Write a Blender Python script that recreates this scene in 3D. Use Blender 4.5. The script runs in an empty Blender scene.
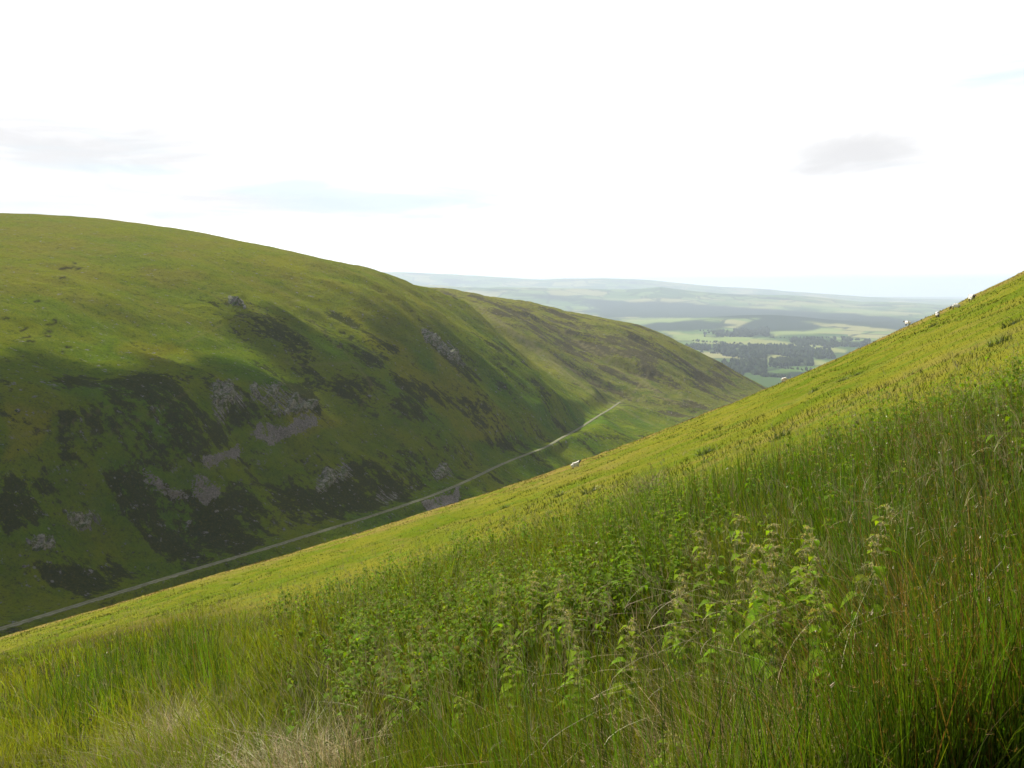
import bpy, bmesh, math, random
import numpy as np
R = np.random.RandomState
rng = R(7)
random.seed(7)
C = bpy.context.scene.collection

# ------------------------------------------------------------------ camera model
W, H = 1024, 768
F = 887.0
HOR = 285.0
TH = math.atan((384 - HOR) / F)
cT, sT = math.cos(TH), math.sin(TH)

def ray(px, py):
    """slope of the sight line through a point of the photograph: x/y and z/y"""
    u = (np.asarray(px, float) - 512) / F
    v = (384 - np.asarray(py, float)) / F
    dy = cT + v * sT
    return u / dy, (-sT + v * cT) / dy

def project(x, y, z):
    d = y * cT - z * sT
    d = np.maximum(d, 1e-3)
    return 512 + F * x / d, 384 - F * (y * sT + z * cT) / d

# ------------------------------------------------------------------ helpers
def smooth(a, b, x):
    t = np.clip((x - a) / (b - a), 0, 1)
    return t * t * (3 - 2 * t)

def _hash(ix, iy, seed):
    h = (ix.astype(np.int64) * 374761393 + iy.astype(np.int64) * 668265263 + seed * 974711) & 0xFFFFFFFF
    h = ((h ^ (h >> 13)) * 1274126177) & 0xFFFFFFFF
    h = (h ^ (h >> 16)) & 0xFFFFFFFF
    return h / 4294967295.0

def vnoise(x, y, seed=0):
    x = np.asarray(x, float); y = np.asarray(y, float)
    ix = np.floor(x); iy = np.floor(y)
    fx = x - ix; fy = y - iy
    fx = fx * fx * fx * (fx * (fx * 6 - 15) + 10); fy = fy * fy * fy * (fy * (fy * 6 - 15) + 10)
    a = _hash(ix, iy, seed); b = _hash(ix + 1, iy, seed)
    c = _hash(ix, iy + 1, seed); d = _hash(ix + 1, iy + 1, seed)
    return (a + (b - a) * fx) * (1 - fy) + (c + (d - c) * fx) * fy

def fbm(x, y, seed=0, octv=4, gain=.5):
    s = 0; a = 1; t = 0
    for k in range(octv):
        s = s + a * (vnoise(x * 2 ** k + 17.3 * k, y * 2 ** k - 9.1 * k, seed + k) - .5)
        t += a; a *= gain
    return s / t

def poly_sd(px, py, poly):
    """signed distance to a polygon, positive inside"""
    px = np.asarray(px, float); py = np.asarray(py, float)
    inside = np.zeros(px.shape, bool)
    dmin = np.full(px.shape, 1e9)
    n = len(poly)
    for i in range(n):
        x0, y0 = poly[i]; x1, y1 = poly[(i + 1) % n]
        if y0 != y1:
            c = ((y0 > py) != (y1 > py)) & (px < (x1 - x0) * (py - y0) / (y1 - y0) + x0)
            inside ^= c
        ex, ey = x1 - x0, y1 - y0
        t = np.clip(((px - x0) * ex + (py - y0) * ey) / (ex * ex + ey * ey + 1e-9), 0, 1)
        dmin = np.minimum(dmin, np.hypot(px - x0 - t * ex, py - y0 - t * ey))
    return np.where(inside, dmin, -dmin)

def line_d(px, py, pts):
    dmin = np.full(np.shape(px), 1e9)
    for (x0, y0), (x1, y1) in zip(pts[:-1], pts[1:]):
        ex, ey = x1 - x0, y1 - y0
        t = np.clip(((px - x0) * ex + (py - y0) * ey) / (ex * ex + ey * ey + 1e-9), 0, 1)
        dmin = np.minimum(dmin, np.hypot(px - x0 - t * ex, py - y0 - t * ey))
    return dmin

def mesh_from(name, verts, faces, mat, attrs=None, smooth_shade=True, parent=None, cols=None):
    """verts Nx3, faces MxK int array (one K) -> ONE mesh object"""
    verts = np.asarray(verts, np.float32); faces = np.asarray(faces, np.int32)
    me = bpy.data.meshes.new(name)
    me.vertices.add(len(verts)); me.vertices.foreach_set('co', verts.ravel())
    k = faces.shape[1]; m = len(faces)
    me.loops.add(m * k); me.loops.foreach_set('vertex_index', faces.ravel())
    me.polygons.add(m)
    me.polygons.foreach_set('loop_start', np.arange(0, m * k, k, dtype=np.int32))
    me.polygons.foreach_set('loop_total', np.full(m, k, np.int32))
    me.polygons.foreach_set('use_smooth', np.full(m, smooth_shade, bool))
    me.update(calc_edges=True)
    for an, av in (attrs or {}).items():
        a = me.attributes.new(an, 'FLOAT', 'POINT'); a.data.foreach_set('value', np.asarray(av, np.float32).ravel())
    if cols is not None:
        a = me.attributes.new('col', 'FLOAT_COLOR', 'POINT')
        c4 = np.ones((len(verts), 4), np.float32); c4[:, :3] = cols
        a.data.foreach_set('color', c4.ravel())
    me.validate()
    o = bpy.data.objects.new(name, me); C.objects.link(o)
    me.materials.append(mat)
    if parent: o.parent = parent
    return o

def grid_faces(nr, nc):
    i = np.arange((nr - 1) * (nc - 1)); r = i // (nc - 1); c = i % (nc - 1)
    a = r * nc + c
    return np.stack([a, a + 1, a + nc + 1, a + nc], 1)

def tag(o, label=None, cat=None, group=None, kind=None):
    if label: o['label'] = label
    if cat: o['category'] = cat
    if group: o['group'] = group
    if kind: o['kind'] = kind
    return o

# ------------------------------------------------------------------ materials
def new_mat(name):
    m = bpy.data.materials.new(name); m.use_nodes = True
    nt = m.node_tree; nt.nodes.clear()
    out = nt.nodes.new('ShaderNodeOutputMaterial')
    return m, nt, out

class NT:
    def __init__(s, nt): s.nt = nt
    def n(s, t, **kw):
        nd = s.nt.nodes.new(t)
        for k, v in kw.items(): setattr(nd, k, v)
        return nd
    def link(s, a, b): s.nt.links.new(a, b)
    def val(s, inp, v):
        if hasattr(v, 'node') or isinstance(v, bpy.types.NodeSocket): s.link(v, inp)
        else: inp.default_value = v
    def attr(s, name):
        return s.n('ShaderNodeAttribute', attribute_name=name)
    def noise(s, vec, scale, detail=4, rough=.55, dist=0):
        nd = s.n('ShaderNodeTexNoise'); s.link(vec, nd.inputs['Vector'])
        nd.inputs['Scale'].default_value = scale; nd.inputs['Detail'].default_value = detail
        nd.inputs['Roughness'].default_value = rough; nd.inputs['Distortion'].default_value = dist
        return nd.outputs['Fac']
    def math(s, op, a, b=None, c=None, clamp=False):
        nd = s.n('ShaderNodeMath', operation=op, use_clamp=clamp)
        s.val(nd.inputs[0], a)
        if b is not None: s.val(nd.inputs[1], b)
        if c is not None: s.val(nd.inputs[2], c)
        return nd.outputs[0]
    def ramp(s, x, lo, hi):
        nd = s.n('ShaderNodeMapRange', interpolation_type='SMOOTHSTEP')
        s.val(nd.inputs['Value'], x); nd.inputs['From Min'].default_value = lo; nd.inputs['From Max'].default_value = hi
        return nd.outputs['Result']
    def mix(s, f, a, b, blend='MIX'):
        nd = s.n('ShaderNodeMix', data_type='RGBA', blend_type=blend)
        s.val(nd.inputs['Factor'], f)
        for i, v in ((6, a), (7, b)):
            if isinstance(v, tuple): nd.inputs[i].default_value = (*v, 1)
            else: s.link(v, nd.inputs[i])
        return nd.outputs[2]
    def scale(s, vec, sc, rot=(0, 0, 0)):
        nd = s.n('ShaderNodeMapping'); s.link(vec, nd.inputs['Vector'])
        nd.inputs['Scale'].default_value = sc; nd.inputs['Rotation'].default_value = rot
        return nd.outputs['Vector']

def leaf_mat(name, trans=.45, rough=.5, spec=.25, tint=(1.25, 1.15, .55)):
    m, nt, out = new_mat(name); g = NT(nt)
    col = g.attr('col').outputs['Color']
    p = g.n('ShaderNodeBsdfPrincipled'); g.link(col, p.inputs['Base Color'])
    p.inputs['Roughness'].default_value = rough; p.inputs['Specular IOR Level'].default_value = spec
    t = g.n('ShaderNodeBsdfTranslucent')
    tc = g.mix(1.0, col, tint, 'MULTIPLY'); g.link(tc, t.inputs['Color'])
    mx = g.n('ShaderNodeMixShader'); mx.inputs[0].default_value = trans
    g.link(p.outputs[0], mx.inputs[1]); g.link(t.outputs[0], mx.inputs[2]); g.link(mx.outputs[0], out.inputs['Surface'])
    return m

def plain_mat(name, build, rough=.9, bump=None):
    m, nt, out = new_mat(name); g = NT(nt)
    geo = g.n('ShaderNodeNewGeometry')
    pos = geo.outputs['Position']
    col = build(g, pos)
    p = g.n('ShaderNodeBsdfPrincipled'); g.val(p.inputs['Base Color'], col if not isinstance(col, tuple) else (*col, 1))
    p.inputs['Roughness'].default_value = rough; p.inputs['Specular IOR Level'].default_value = 0.0
    if bump:
        h, dist = bump(g, pos)
        b = g.n('ShaderNodeBump'); b.inputs['Distance'].default_value = dist; b.inputs['Strength'].default_value = 1.0
        g.link(h, b.inputs['Height']); g.link(b.outputs[0], p.inputs['Normal'])
    g.link(p.outputs[0], out.inputs['Surface'])
    return m

# ------------------------------------------------------------------ near hillside (where the camera stands)
CAM_H, SIL = 1.65, 105.0
CC = CAM_H / SIL ** 2
SQ = 2 * math.sqrt(CAM_H * CC)
_sil = np.array([(-250, 716), (-120, 676), (0, 640), (120, 603), (240, 567), (340, 538), (430, 510), (500, 490), (575, 468), (640, 441),
                 (700, 416), (780, 384), (840, 356), (905, 324), (960, 301), (1024, 274), (1120, 232), (1250, 172)], float)
_sU, _sE = ray(_sil[:, 0], _sil[:, 1])
_pa, _pb = np.polyfit(_sU, _sE, 1)
_g = np.polyfit(_sU, _sE - (_pa * _sU + _pb), 5)
_ulo, _uhi = _sU.min(), _sU.max()

def z_near(x, y):
    x = np.asarray(x, float); y = np.asarray(y, float)
    yp = np.maximum(y, 0)
    U = np.clip(x / np.maximum(y, .6), _ulo, _uhi)
    z = _pa * x + (_pb + SQ) * y + yp * np.polyval(_g, U) - CAM_H - CC * yp ** 2
    k = np.clip(np.hypot(x, y) / 6, 0, 1)
    # sheep-trodden terracettes and tussocky lumps
    s = .334 * x + .943 * y; t = -.943 * x + .334 * y
    far = smooth(14, 40, y)
    z = z + k * (.34 * fbm(x / 9, y / 9, 3, 4) + (.10 + .16 * far) * fbm(s / 6, t / 1.3, 11, 3) + far * .22 * fbm(s / 2.2, t / .9, 13, 2))
    return z

def hit_near(px, py, hgt=0.0, ymax=130):
    """ground point whose height `hgt` above ground shows at px,py"""
    U, E = ray(px, py)
    ys = np.exp(np.linspace(math.log(1.5), math.log(ymax), 900))
    d = z_near(U * ys, ys) + hgt - E * ys
    i = np.where(d > 0)[0]
    y = ys[i[0]] if len(i) else ys[np.argmax(d / ys)]
    return U * y, y, float(z_near(U * y, y))

nr, nc = 620, 420
yy = np.concatenate([np.linspace(-12, 1.0, 40), np.exp(np.linspace(math.log(1.05), math.log(1900), nr - 40))])
ww = np.linspace(-1, 1, nc)
Y = np.repeat(yy[:, None], nc, 1)
X = ww[None, :] * (14 + .95 * np.maximum(Y, 0))
Z = z_near(X, Y)

def near_col(g, pos):
    n1 = g.noise(pos, .16, 5, .6); n2 = g.noise(pos, 1.1, 4, .6)
    sp = g.scale(pos, (.25, .25, .25), (0, 0, math.radians(-62)))
    st = g.scale(sp, (3.2, .55, 1))
    n3 = g.noise(st, 1.0, 5, .6, .4)
    n4 = g.noise(pos, 7, 3, .6)
    c = g.mix(g.ramp(n1, .35, .65), (.095, .130, .009), (.165, .160, .018))
    c = g.mix(g.math('MULTIPLY', g.ramp(n3, .50, .68), .75), c, (.175, .15, .035))
    c = g.mix(g.math('MULTIPLY', g.ramp(n2, .52, .66), .55), c, (.085, .145, .014))
    c = g.mix(g.math('MULTIPLY', g.ramp(n3, .36, .28), .6), c, (.075, .085, .022))
    c = g.mix(g.math('MULTIPLY', g.ramp(n4, .45, .75), .5), c, (.10, .11, .02))
    c = g.mix(g.math('MULTIPLY', g.attr('bent').outputs['Fac'], g.ramp(n2, .36, .60)), c, (.215, .155, .050))
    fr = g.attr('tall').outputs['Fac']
    c = g.mix(fr, c, (.024, .024, .009))  # dark thatch under the tall growth, darkened further to paint shaded gaps
    return c
def near_bump(g, pos):
    a = g.noise(pos, 2.2, 6, .7)
    return a, .22
m_near = plain_mat('turf', near_col, .95, near_bump)

# how far the tall growth reaches along each sight column
_bU = np.array([-.9, -.60, -.42, -.28, -.18, -.08, .02, .12, .22, .32, .42, .52, .62, .9])
_bY = np.array([38, 38, 30, 19, 15.5, 16.0, 16.5, 15.5, 13.6, 12.0, 10.8, 9.4, 8.6, 7.5])
def veg_lim(U): return np.interp(U, _bU, _bY)
def tan_field(x, y):
    U = x / np.maximum(y, 1)
    return smooth(-.16, .22, fbm(x / 14, y / 20, 251, 3) + .5 * smooth(45, 98, y) + .10 * smooth(.25, .5, U) * smooth(14, 30, y) - .17)
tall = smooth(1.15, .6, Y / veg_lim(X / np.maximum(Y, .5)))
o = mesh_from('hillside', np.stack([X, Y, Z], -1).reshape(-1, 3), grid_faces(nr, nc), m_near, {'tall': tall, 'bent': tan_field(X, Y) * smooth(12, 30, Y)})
tag(o, kind='structure')

# ------------------------------------------------------------------ the hills across the valley
def zroad(y): return -118 - .0516 * y
road_px = [(-260, 700), (-120, 664), (0, 630), (60, 611), (110, 596), (200, 568), (260, 551), (310, 535), (370, 517), (430, 497), (470, 480), (500, 465), (525, 455),
           (545, 448), (560, 439), (580, 428), (600, 415), (612, 408), (620, 402)]
road = []
for p in road_px:
    U, E = ray(*p); y = 118 / (-E - .0516)
    road.append((U * y, y, zroad(y)))
road = np.array(road, float)
# resample and smooth the road line
d = np.r_[0, np.cumsum(np.hypot(*np.diff(road[:, :2], axis=0).T))]
tt = np.linspace(0, d[-1], 420)
rd = np.stack([np.interp(tt, d, road[:, k]) for k in range(3)], 1)
for _ in range(60):
    rd[1:-1] = .25 * rd[:-2] + .5 * rd[1:-1] + .25 * rd[2:]

ctrl = []
def cp(px, py, y):
    U, E = ray(px, py); ctrl.append((U * y, y, E * y))
def cz(px, y, z):
    U, _ = ray(px, 384); ctrl.append((U * y, y, z))
for q in road[::2]: ctrl.append(tuple(q))
# columns of the long hill
for c in [((-260, 560, 350), (-260, 440, 410), (-260, 320, 540), (-260, 215, 980)),
          ((0, 560, 376), (0, 500, 392), (0, 440, 415), (0, 390, 455), (0, 300, 600), (0, 250, 790), (0, 214, 1130)),
          ((100, 540, 430), (100, 480, 448), (100, 420, 478), (100, 375, 535), (100, 300, 680), (100, 219, 1140)),
          ((180, 520, 476), (180, 460, 498), (180, 400, 530), (180, 372, 560), (180, 352, 640), (180, 300, 750), (180, 229.5, 1160)),
          ((250, 480, 528), (250, 440, 565), (250, 418, 582), (250, 388, 597), (250, 372, 650), (250, 320, 756), (250, 243, 1181)),
          ((330, 470, 590), (330, 400, 690), (330, 330, 840), (330, 260.5, 1195)),
          ((400, 440, 684), (400, 380, 785), (400, 320, 939), (400, 278, 1207)),
          ((430, 450, 700), (430, 290, 1280)),
          ((450, 420, 790), (450, 360, 940), (455, 320, 1120)),
          ((500, 420, 870), (500, 372, 995)),
          ((465, 302, 1300), (504, 336, 1290)),
          # the second hill
          ((440, 290.5, 1790), (470, 295, 1790), (500, 300, 1800), (560, 311, 1830), (620, 322, 1850), (660, 335, 1850), (690, 350, 1850), (720, 365, 1850), (745, 378, 1850), (765, 387, 1850)),
          ((500, 320, 1580), (540, 340, 1560), (560, 345, 1620), (620, 365, 1620), (605, 393, 1420), (660, 362, 1680), (680, 385, 1600), (700, 400, 1550), (650, 410, 1430), (735, 396, 1700))]:
    for q in c: cp(*q)
# hidden ground: gully between the hills, backs of the ridges, valley bottom under the near hillside
cz(465, 1520, -75); cz(504, 1460, -112);
for p, y, z in [(-260, 1500, 60), (0, 1700, 80), (180, 1700, 45), (330, 1650, 0), (430, 1550, -45), (0, 2700, -60), (250, 2700, -160), (470, 2350, -150),
                (560, 2350, -270), (660, 2300, -320), (760, 2250, -335), (850, 2100, -300), (600, 2750, -440), (760, 2750, -470), (900, 2700, -470), (430, 2750, -330), (800, 1850, -246), (900, 1700, -250), (700, 1400, -212), (780, 1500, -228), (700, 1150, -205),
                (640, 1000, -195), (560, 800, -182), (480, 600, -168), (380, 470, -160), (200, 360, -152), (0, 280, -146), (-260, 240, -142), (500, 350, -175), (800, 600, -200), (900, 1000, -225)]:
    cz(p, y, z)
P = np.array(ctrl, float); S = 1000.0
def tps_k(r2):
    return .5 * r2 * np.log(np.maximum(r2, 1e-12))
_A = P[:, :2] / S
_n = len(P)
_K = tps_k(((_A[:, None] - _A[None]) ** 2).sum(-1)) + np.eye(_n) * 2e-4
_L = np.zeros((_n + 3, _n + 3)); _L[:_n, :_n] = _K; _L[:_n, _n] = 1; _L[:_n, _n + 1:] = _A; _L[_n, :_n] = 1; _L[_n + 1:, :_n] = _A.T
_w = np.linalg.solve(_L, np.r_[P[:, 2], 0, 0, 0])
def tps(x, y):
    x = np.asarray(x, float) / S; y = np.asarray(y, float) / S
    z = _w[_n] + _w[_n + 1] * x + _w[_n + 2] * y
    for i in range(_n):
        z = z + _w[i] * tps_k((x - _A[i, 0]) ** 2 + (y - _A[i, 1]) ** 2)
    return z

# land cover and painted sunlit streaks, laid on the hills where the photograph shows it
HEATHER = [
    [(330, 366), (341, 400), (398, 422), (418, 413), (356, 358)],
    [(393, 376), (424, 387), (456, 400), (470, 410), (450, 414), (429, 407), (421, 420), (400, 402)],
    [(413, 318), (452, 339), (478, 359), (504, 383), (499, 391), (470, 380), (431, 346)],
    [(457, 312), (478, 328), (504, 349), (530, 372), (560, 394), (546, 398), (509, 370), (478, 348)],
    [(426, 388), (465, 404), (488, 422), (478, 426), (434, 406)],
    [(486, 301), (546, 312), (582, 328), (634, 338), (656, 351), (656, 367), (621, 359), (582, 354), (546, 338), (525, 338), (491, 314)],
    [(613, 331), (639, 341), (662, 359), (657, 372), (626, 359), (600, 341)],
    [(694, 375), (709, 372), (730, 380), (714, 391), (699, 383)],
    [(540, 418), (565, 421), (610, 433), (636, 441), (600, 440), (560, 432)],
    [(480, 440), (510, 432), (530, 445), (500, 450)],
    [(405, 270), (470, 292), (560, 312), (640, 329), (600, 328), (500, 306), (430, 294)],
    [(100, 380), (190, 362), (228, 385), (228, 440), (200, 465), (140, 470), (112, 430)],
    [(185, 300), (250, 288), (300, 330), (330, 385), (260, 372), (210, 325)],
    [(300, 318), (340, 300), (395, 350), (380, 372), (335, 350)],
    [(5, 560), (60, 566), (112, 566), (150, 575), (110, 592), (20, 590)],
    [(100, 470), (140, 470), (200, 500), (240, 480), (330, 490), (335, 520), (250, 550), (180, 562), (120, 520)],
    [(330, 468), (420, 440), (440, 480), (400, 505), (330, 520)],
    [(60, 410), (110, 390), (100, 470), (60, 460)],
    [(0, 470), (50, 480), (70, 520), (0, 530)],
    [(205, 381), (320, 381), (322, 410), (245, 424), (208, 442)],
    [(0, 378), (70, 372), (110, 384), (60, 396), (0, 392)],
]
BRIGHT = [
    [(335, 292), (395, 340), (450, 392), (505, 440), (470, 442), (418, 402), (365, 348)],
    [(395, 300), (440, 350), (500, 405), (530, 436), (505, 420), (450, 372), (405, 322)],
    [(478, 308), (505, 330), (560, 374), (612, 410), (600, 410), (540, 368), (492, 330)],  # sunlit streak of the second hill, painted in
    [(560, 330), (620, 368), (690, 402), (720, 404), (650, 370), (600, 338)],
    [(110, 340), (170, 344), (200, 362), (150, 360), (115, 356)],
    [(250, 250), (300, 262), (330, 278), (290, 276)],
    [(470, 304), (500, 328), (545, 362), (590, 392), (640, 420), (690, 425), (600, 404), (540, 372), (495, 338)],  # broader paint for the same sunlit streak
    [(400, 288), (425, 305), (440, 322), (415, 310)],
    [(270, 392), (325, 404), (345, 425), (300, 440)],
    [(640, 332), (680, 348), (720, 370), (690, 362), (650, 345)],
    [(0, 400), (60, 405), (40, 450), (0, 460)],
    [(200, 372), (250, 380), (320, 395), (330, 410), (250, 392)],
    [(430, 350), (480, 395), (520, 430), (480, 440), (430, 390)],
]
SCREE = [
    [(251, 432), (259, 423), (284, 426), (311, 411), (320, 422), (294, 434), (268, 444)],
    [(202, 460), (222, 454), (241, 445), (246, 449), (227, 458), (208, 467)],
    [(138, 473), (149, 475), (165, 487), (181, 491), (186, 501), (171, 499), (155, 489)],
    [(191, 497), (200, 476), (218, 491), (210, 499), (202, 501)],
    [(424, 508), (434, 499), (456, 490), (462, 498), (456, 506), (434, 512)],
]
CRAG = [
    [(212, 382), (229, 380), (243, 395), (251, 415), (243, 417), (229, 401), (222, 430), (216, 425)],
    [(247, 384), (284, 382), (319, 405), (309, 411), (288, 415), (272, 415), (251, 401)],
    [(149, 403), (161, 407), (165, 428), (154, 426)],
    [(325, 469), (346, 464), (350, 480), (314, 493)],
    [(380, 488), (400, 494), (389, 507), (375, 500)],
    [(18, 542), (54, 531), (56, 547), (30, 553)],
    [(66, 512), (100, 514), (97, 530), (70, 530)],
    [(430, 470), (446, 462), (450, 476), (436, 482)],
    [(228, 296), (243, 300), (246, 308), (232, 306)],
    [(414, 322), (440, 338), (470, 362), (462, 368), (428, 342)],
]
PEAT = [[(60, 269), (74, 267)], [(20, 331), (28, 328)], [(46, 325), (56, 323)], [(44, 333), (52, 331)], [(22, 338), (30, 337)], [(53, 319), (57, 320)], [(28, 341), (34, 341)],
        [(46, 336), (50, 336)], [(74, 263), (76, 263)], [(76, 268), (80, 268)], [(60, 278), (66, 277)], [(35, 302), (40, 301)], [(66, 347), (72, 347)], [(60, 352), (64, 352)], [(2, 319), (8, 318)]]
LINES = [[(180, 345), (240, 316), (300, 300)], [(352, 426), (372, 384), (355, 362), (300, 366), (285, 362), (310, 345)], [(305, 315), (345, 352), (380, 395), (420, 440)],
         [(474, 304), (510, 332), (560, 372), (606, 404)], [(480, 306), (540, 352), (600, 398), (660, 428)], [(500, 322), (550, 356), (600, 386), (640, 400)], [(540, 322), (600, 352), (660, 392)], [(620, 403), (634, 390), (648, 376)], [(100, 440), (170, 402), (190, 390)], [(600, 340), (650, 372), (690, 400)],  # the long streaks down the second hill are painted sunlight
         [(0, 440), (60, 426), (110, 406)], [(560, 330), (620, 372), (680, 405)]]

def hill_height(x, y):
    x = np.asarray(x, float); y = np.asarray(y, float)
    z = tps(x, y)
    px, py = project(x, y, z)
    dr = line_d(x, y, [tuple(q) for q in rd[::14, :2]] + [tuple(rd[-1, :2])])
    s = .334 * x + .943 * y; t = -.943 * x + .334 * y
    up = smooth(12, 60, dr) * smooth(250, 420, y)
    face = smooth(225, 300, py - .0 * px)
    # gullies run down the slope, lumps everywhere
    g = fbm(s / 95, t / 420, 21, 3) * 17 + fbm(s / 33 + .4 * fbm(s / 60, t / 60, 5, 2), t / 150, 31, 3) * 7.5
    rg = (np.abs(fbm(s / 60 + .5 * fbm(x / 70, y / 70, 6, 2), t / 330, 131, 3)) - .12) * 34
    z = z + up * face * rg * smooth(300, 480, px + .4 * py)
    z = z + up * (g * (.10 + .90 * face) + (2.5 + 5.5 * face) * fbm(x / 110, y / 110, 41, 4) + (1.5 + 2.1 * face) * fbm(x / 22, y / 22, 51, 4))
    hz = np.zeros(z.shape)
    for pl in CRAG: hz = np.maximum(hz, smooth(-5, 3, poly_sd(px, py, pl)))
    z = z + up * hz * (9 * np.abs(fbm(s / 9, t / 40, 61, 3)) + 3.5 * fbm(x / 6, y / 6, 71, 3))
    i = np.clip(np.searchsorted(rd[:, 1], y), 0, len(rd) - 1)
    zr = zroad(y)
    w = smooth(2.5, np.where(z < zr, 8, 34), dr)
    inr = (y > rd[0, 1]) & (y < rd[-1, 1] + 10)
    return np.where(inr, zr * (1 - w) + z * w, z)

nr, nc = 560, 640
uu = np.linspace(-1.0, .62, nc)
yy = np.exp(np.linspace(math.log(230), math.log(2750), nr))
Y = np.repeat(yy[:, None], nc, 1); X = uu[None] * Y
Z = hill_height(X, Y)
PX, PY = project(X, Y, Z)
def cover(polys, soft=4.0):
    m = np.zeros(PX.shape)
    jx = PX + 16 * fbm(PX / 22, PY / 22, 81, 3); jy = PY + 12 * fbm(PX / 22 + 50, PY / 22, 91, 3)
    for pl in polys: m = np.maximum(m, smooth(-soft, soft, poly_sd(jx, jy, pl)))
    return m
a_heath = cover(HEATHER, 7); a_bright = cover(BRIGHT, 9)
a_scree = np.zeros(PX.shape); a_rock = np.zeros(PX.shape); a_peat = np.zeros(PX.shape); a_line = np.zeros(PX.shape)
jx = PX + 16 * fbm(PX / 9, PY / 9, 82, 3); jy = PY + 13 * fbm(PX / 9 + 50, PY / 9, 92, 3)
for pl in SCREE: a_scree = np.maximum(a_scree, smooth(-2, 1.5, poly_sd(jx, jy, pl)))
for pl in CRAG: a_rock = np.maximum(a_rock, smooth(-4, 2.5, poly_sd(jx, jy, pl)))
for pl in PEAT: a_peat = np.maximum(a_peat, smooth(1.5, .3, line_d(PX, PY + 1.6 * fbm(PX / 3, PY / 3, 17, 2), pl)))
for pl in LINES: a_line = np.maximum(a_line, smooth(1.2, .3, line_d(PX, PY + 2.5 * fbm(PX / 14, PY / 14, 7, 2), pl)))
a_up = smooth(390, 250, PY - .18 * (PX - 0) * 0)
vis = (Y < 2700)
# the brown and purplish moor of the second hill
a_far = smooth(1250, 1500, Y)

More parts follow.
